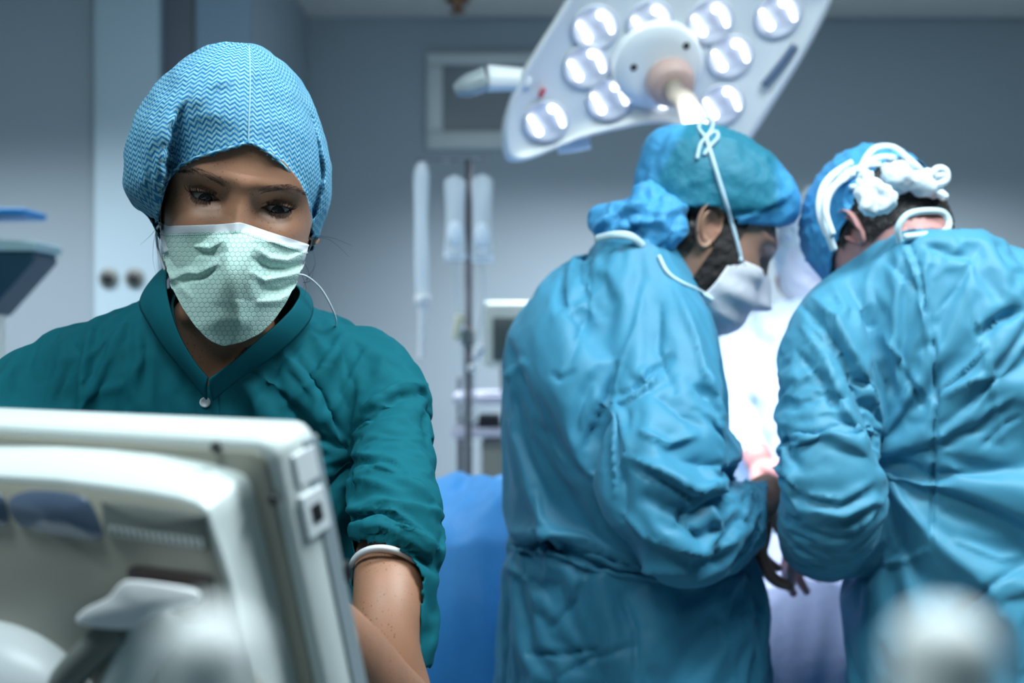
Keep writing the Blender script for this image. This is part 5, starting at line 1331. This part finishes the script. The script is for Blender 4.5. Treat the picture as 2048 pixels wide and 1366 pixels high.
# locking lever over the slot
lev = [[(152, 1236), (175, 1215), (215, 1196), (238, 1170), (262, 1160), (330, 1168), (392, 1180), (400, 1196), (385, 1206), (330, 1222), (292, 1240), (262, 1258), (200, 1256), (160, 1248)]]
q = closed(lev[0], 4); cq = q.mean(0)
R = [np.array([L3(*onb(*(cq+(p_-cq)*s), c), c) for p_ in q]) for s, c in ((.97, .046), (1.0, .050), (1.0, .058), (.97, .061), (.9, .062))]
V, F = loft(R); obj('locking_lever', (V, [tuple(reversed(f)) for f in F]), Mat('lever_white', (.92, .92, .93), .35), mt)
# ribbed grip and arm running down to the stand
gr = [L3(*onb(x, y, .05), .05) for x, y in ((250, 1250), (200, 1290), (150, 1340), (110, 1390))]
GG = interp_rows(np.array(gr), 14); rad = .0080+.0011*np.sin(np.arange(len(GG))*PI/1.0+PI/2)*(np.arange(len(GG)) % 2*2-1)*0+0.0012*(np.arange(len(GG)) % 2)
obj('ribbed_grip', tube_pts(GG, rad, 20), M_GREY, mt)
ar_ = [L3(*onb(x, y, .045), .045) for x, y in ((330, 1235), (290, 1290), (250, 1360), (200, 1460))]
armo = obj('support_arm', tube_pts(interp_rows(np.array(ar_), 6), np.full(19, .012), 20), M_WHITE, mt)
cov = [L3(*onb(x, y, .046), .046) for x, y in ((-80, 1330), (20, 1345), (90, 1380), (140, 1440))]
obj('arm_cover', tube_pts(interp_rows(np.array(cov), 6), np.array(np.linspace(.030, .026, 19)), 28), M_WHITE2, mt)
patch('haze_patch', [(330, 1260), (380, 1245), (440, 1250), (462, 1330), (480, 1420), (330, 1420)], .038, M_WHITE2, housing)  # white patch painting the pale haze over the lower housing
for x, y in ((433, 893), (548, 998)):
    a, b = onb(x, y, .003); c = L3(a, b, .003)
    n = 16; tt = np.linspace(0, 2*PI, n, endpoint=False)
    Rr = [np.array([L3(a+r*math.cos(t_), b+r*math.sin(t_), cc) for t_ in tt]) for r, cc in ((.0026, .002), (.0026, .0052), (.0015, .0055))]
    V, F = loft(Rr); obj('screw', (V, [tuple(reversed(f)) for f in F]), M_DARK, mt)
# latch on the right side of the casing: works in (b,c) on the plane a=0
def side_box(name, b0, b1, c0, c1, a0, a1, m, par, bev=.001):
    V = np.array([L3(a, b, c) for a in (a0, a1) for b in (b0, b1) for c in (c0, c1)])
    F = [(0, 1, 3, 2), (4, 6, 7, 5), (0, 4, 5, 1), (2, 3, 7, 6), (0, 2, 6, 4), (1, 5, 7, 3)]
    o = obj(name, (V, F), m, par, False); k = o.modifiers.new('b', 'BEVEL'); k.width = bev; k.segments = 2; return o
side_box('side_bezel', .008, .312, -.0318, -.0205, -.002, .0012, Mat('bezel_grey', (.30, .36, .39), .4), mt)
side_box('side_port', .034, .058, -.026, -.008, -.001, .0035, M_WHITE2, mt)
side_box('port_socket', .041, .051, -.021, -.013, .003, .0042, M_DARK, mt, .0003)
side_box('side_latch', .012, .030, -.027, -.010, -.001, .002, M_WHITE2, mt)
side_box('side_knob', .083, .094, -.038, -.030, -.008, .002, M_DARK, mt, .002)
# floor stand carrying the monitor
b0 = L3(-.2, .20, .05)
stand = obj('stand_column', tube_pts(np.array([(b0[0], b0[1], b0[2]), (b0[0], b0[1]-.01, b0[2]-.15), (b0[0], b0[1]-.01, .05)]), np.full(3, .028), 24), M_WHITE, mt)
boxm('stand_base', (b0[0]-.24, b0[1]-.24, 0), (b0[0]+.24, b0[1]+.2, .05), M_WHITE, mt, .015)
# ------------------------------------------------------------------ made-up prongs near the lens, blurred into the pale haze along the lower edge
pr = thing('haze_prongs', 'made-up out-of-focus stand, its two white prongs giving the pale haze along the lower edge', 'stand', (0.02, 0.17, 0))
M_PRONG = Mat('prong_white', (0.85, 0.88, 0.86), 0.5)
for x in (-0.048, 0.0685):
    obj('prong', tube_pts(np.array([(x, .19, 1.36), (x, .19, 1.395), (x, .19, 1.404), (x, .19, 1.4075)]), np.array([.0082, .0082, .0074, .003]), 20, True, None, 4), M_PRONG, pr)
obj('cross_bar', tube_pts(np.array([(-.054, .19, 1.36), (.01, .19, 1.36), (.075, .19, 1.36)]), np.full(3, .008), 16), M_PRONG, pr)
obj('pole', tube_pts(np.array([(.01, .19, .05), (.01, .19, .7), (.01, .19, 1.36)]), np.full(3, .009), 20), M_STEEL, pr)
boxm('base', (-.12, .04, 0), (.14, .32, .05), M_WHITE, pr, .012)
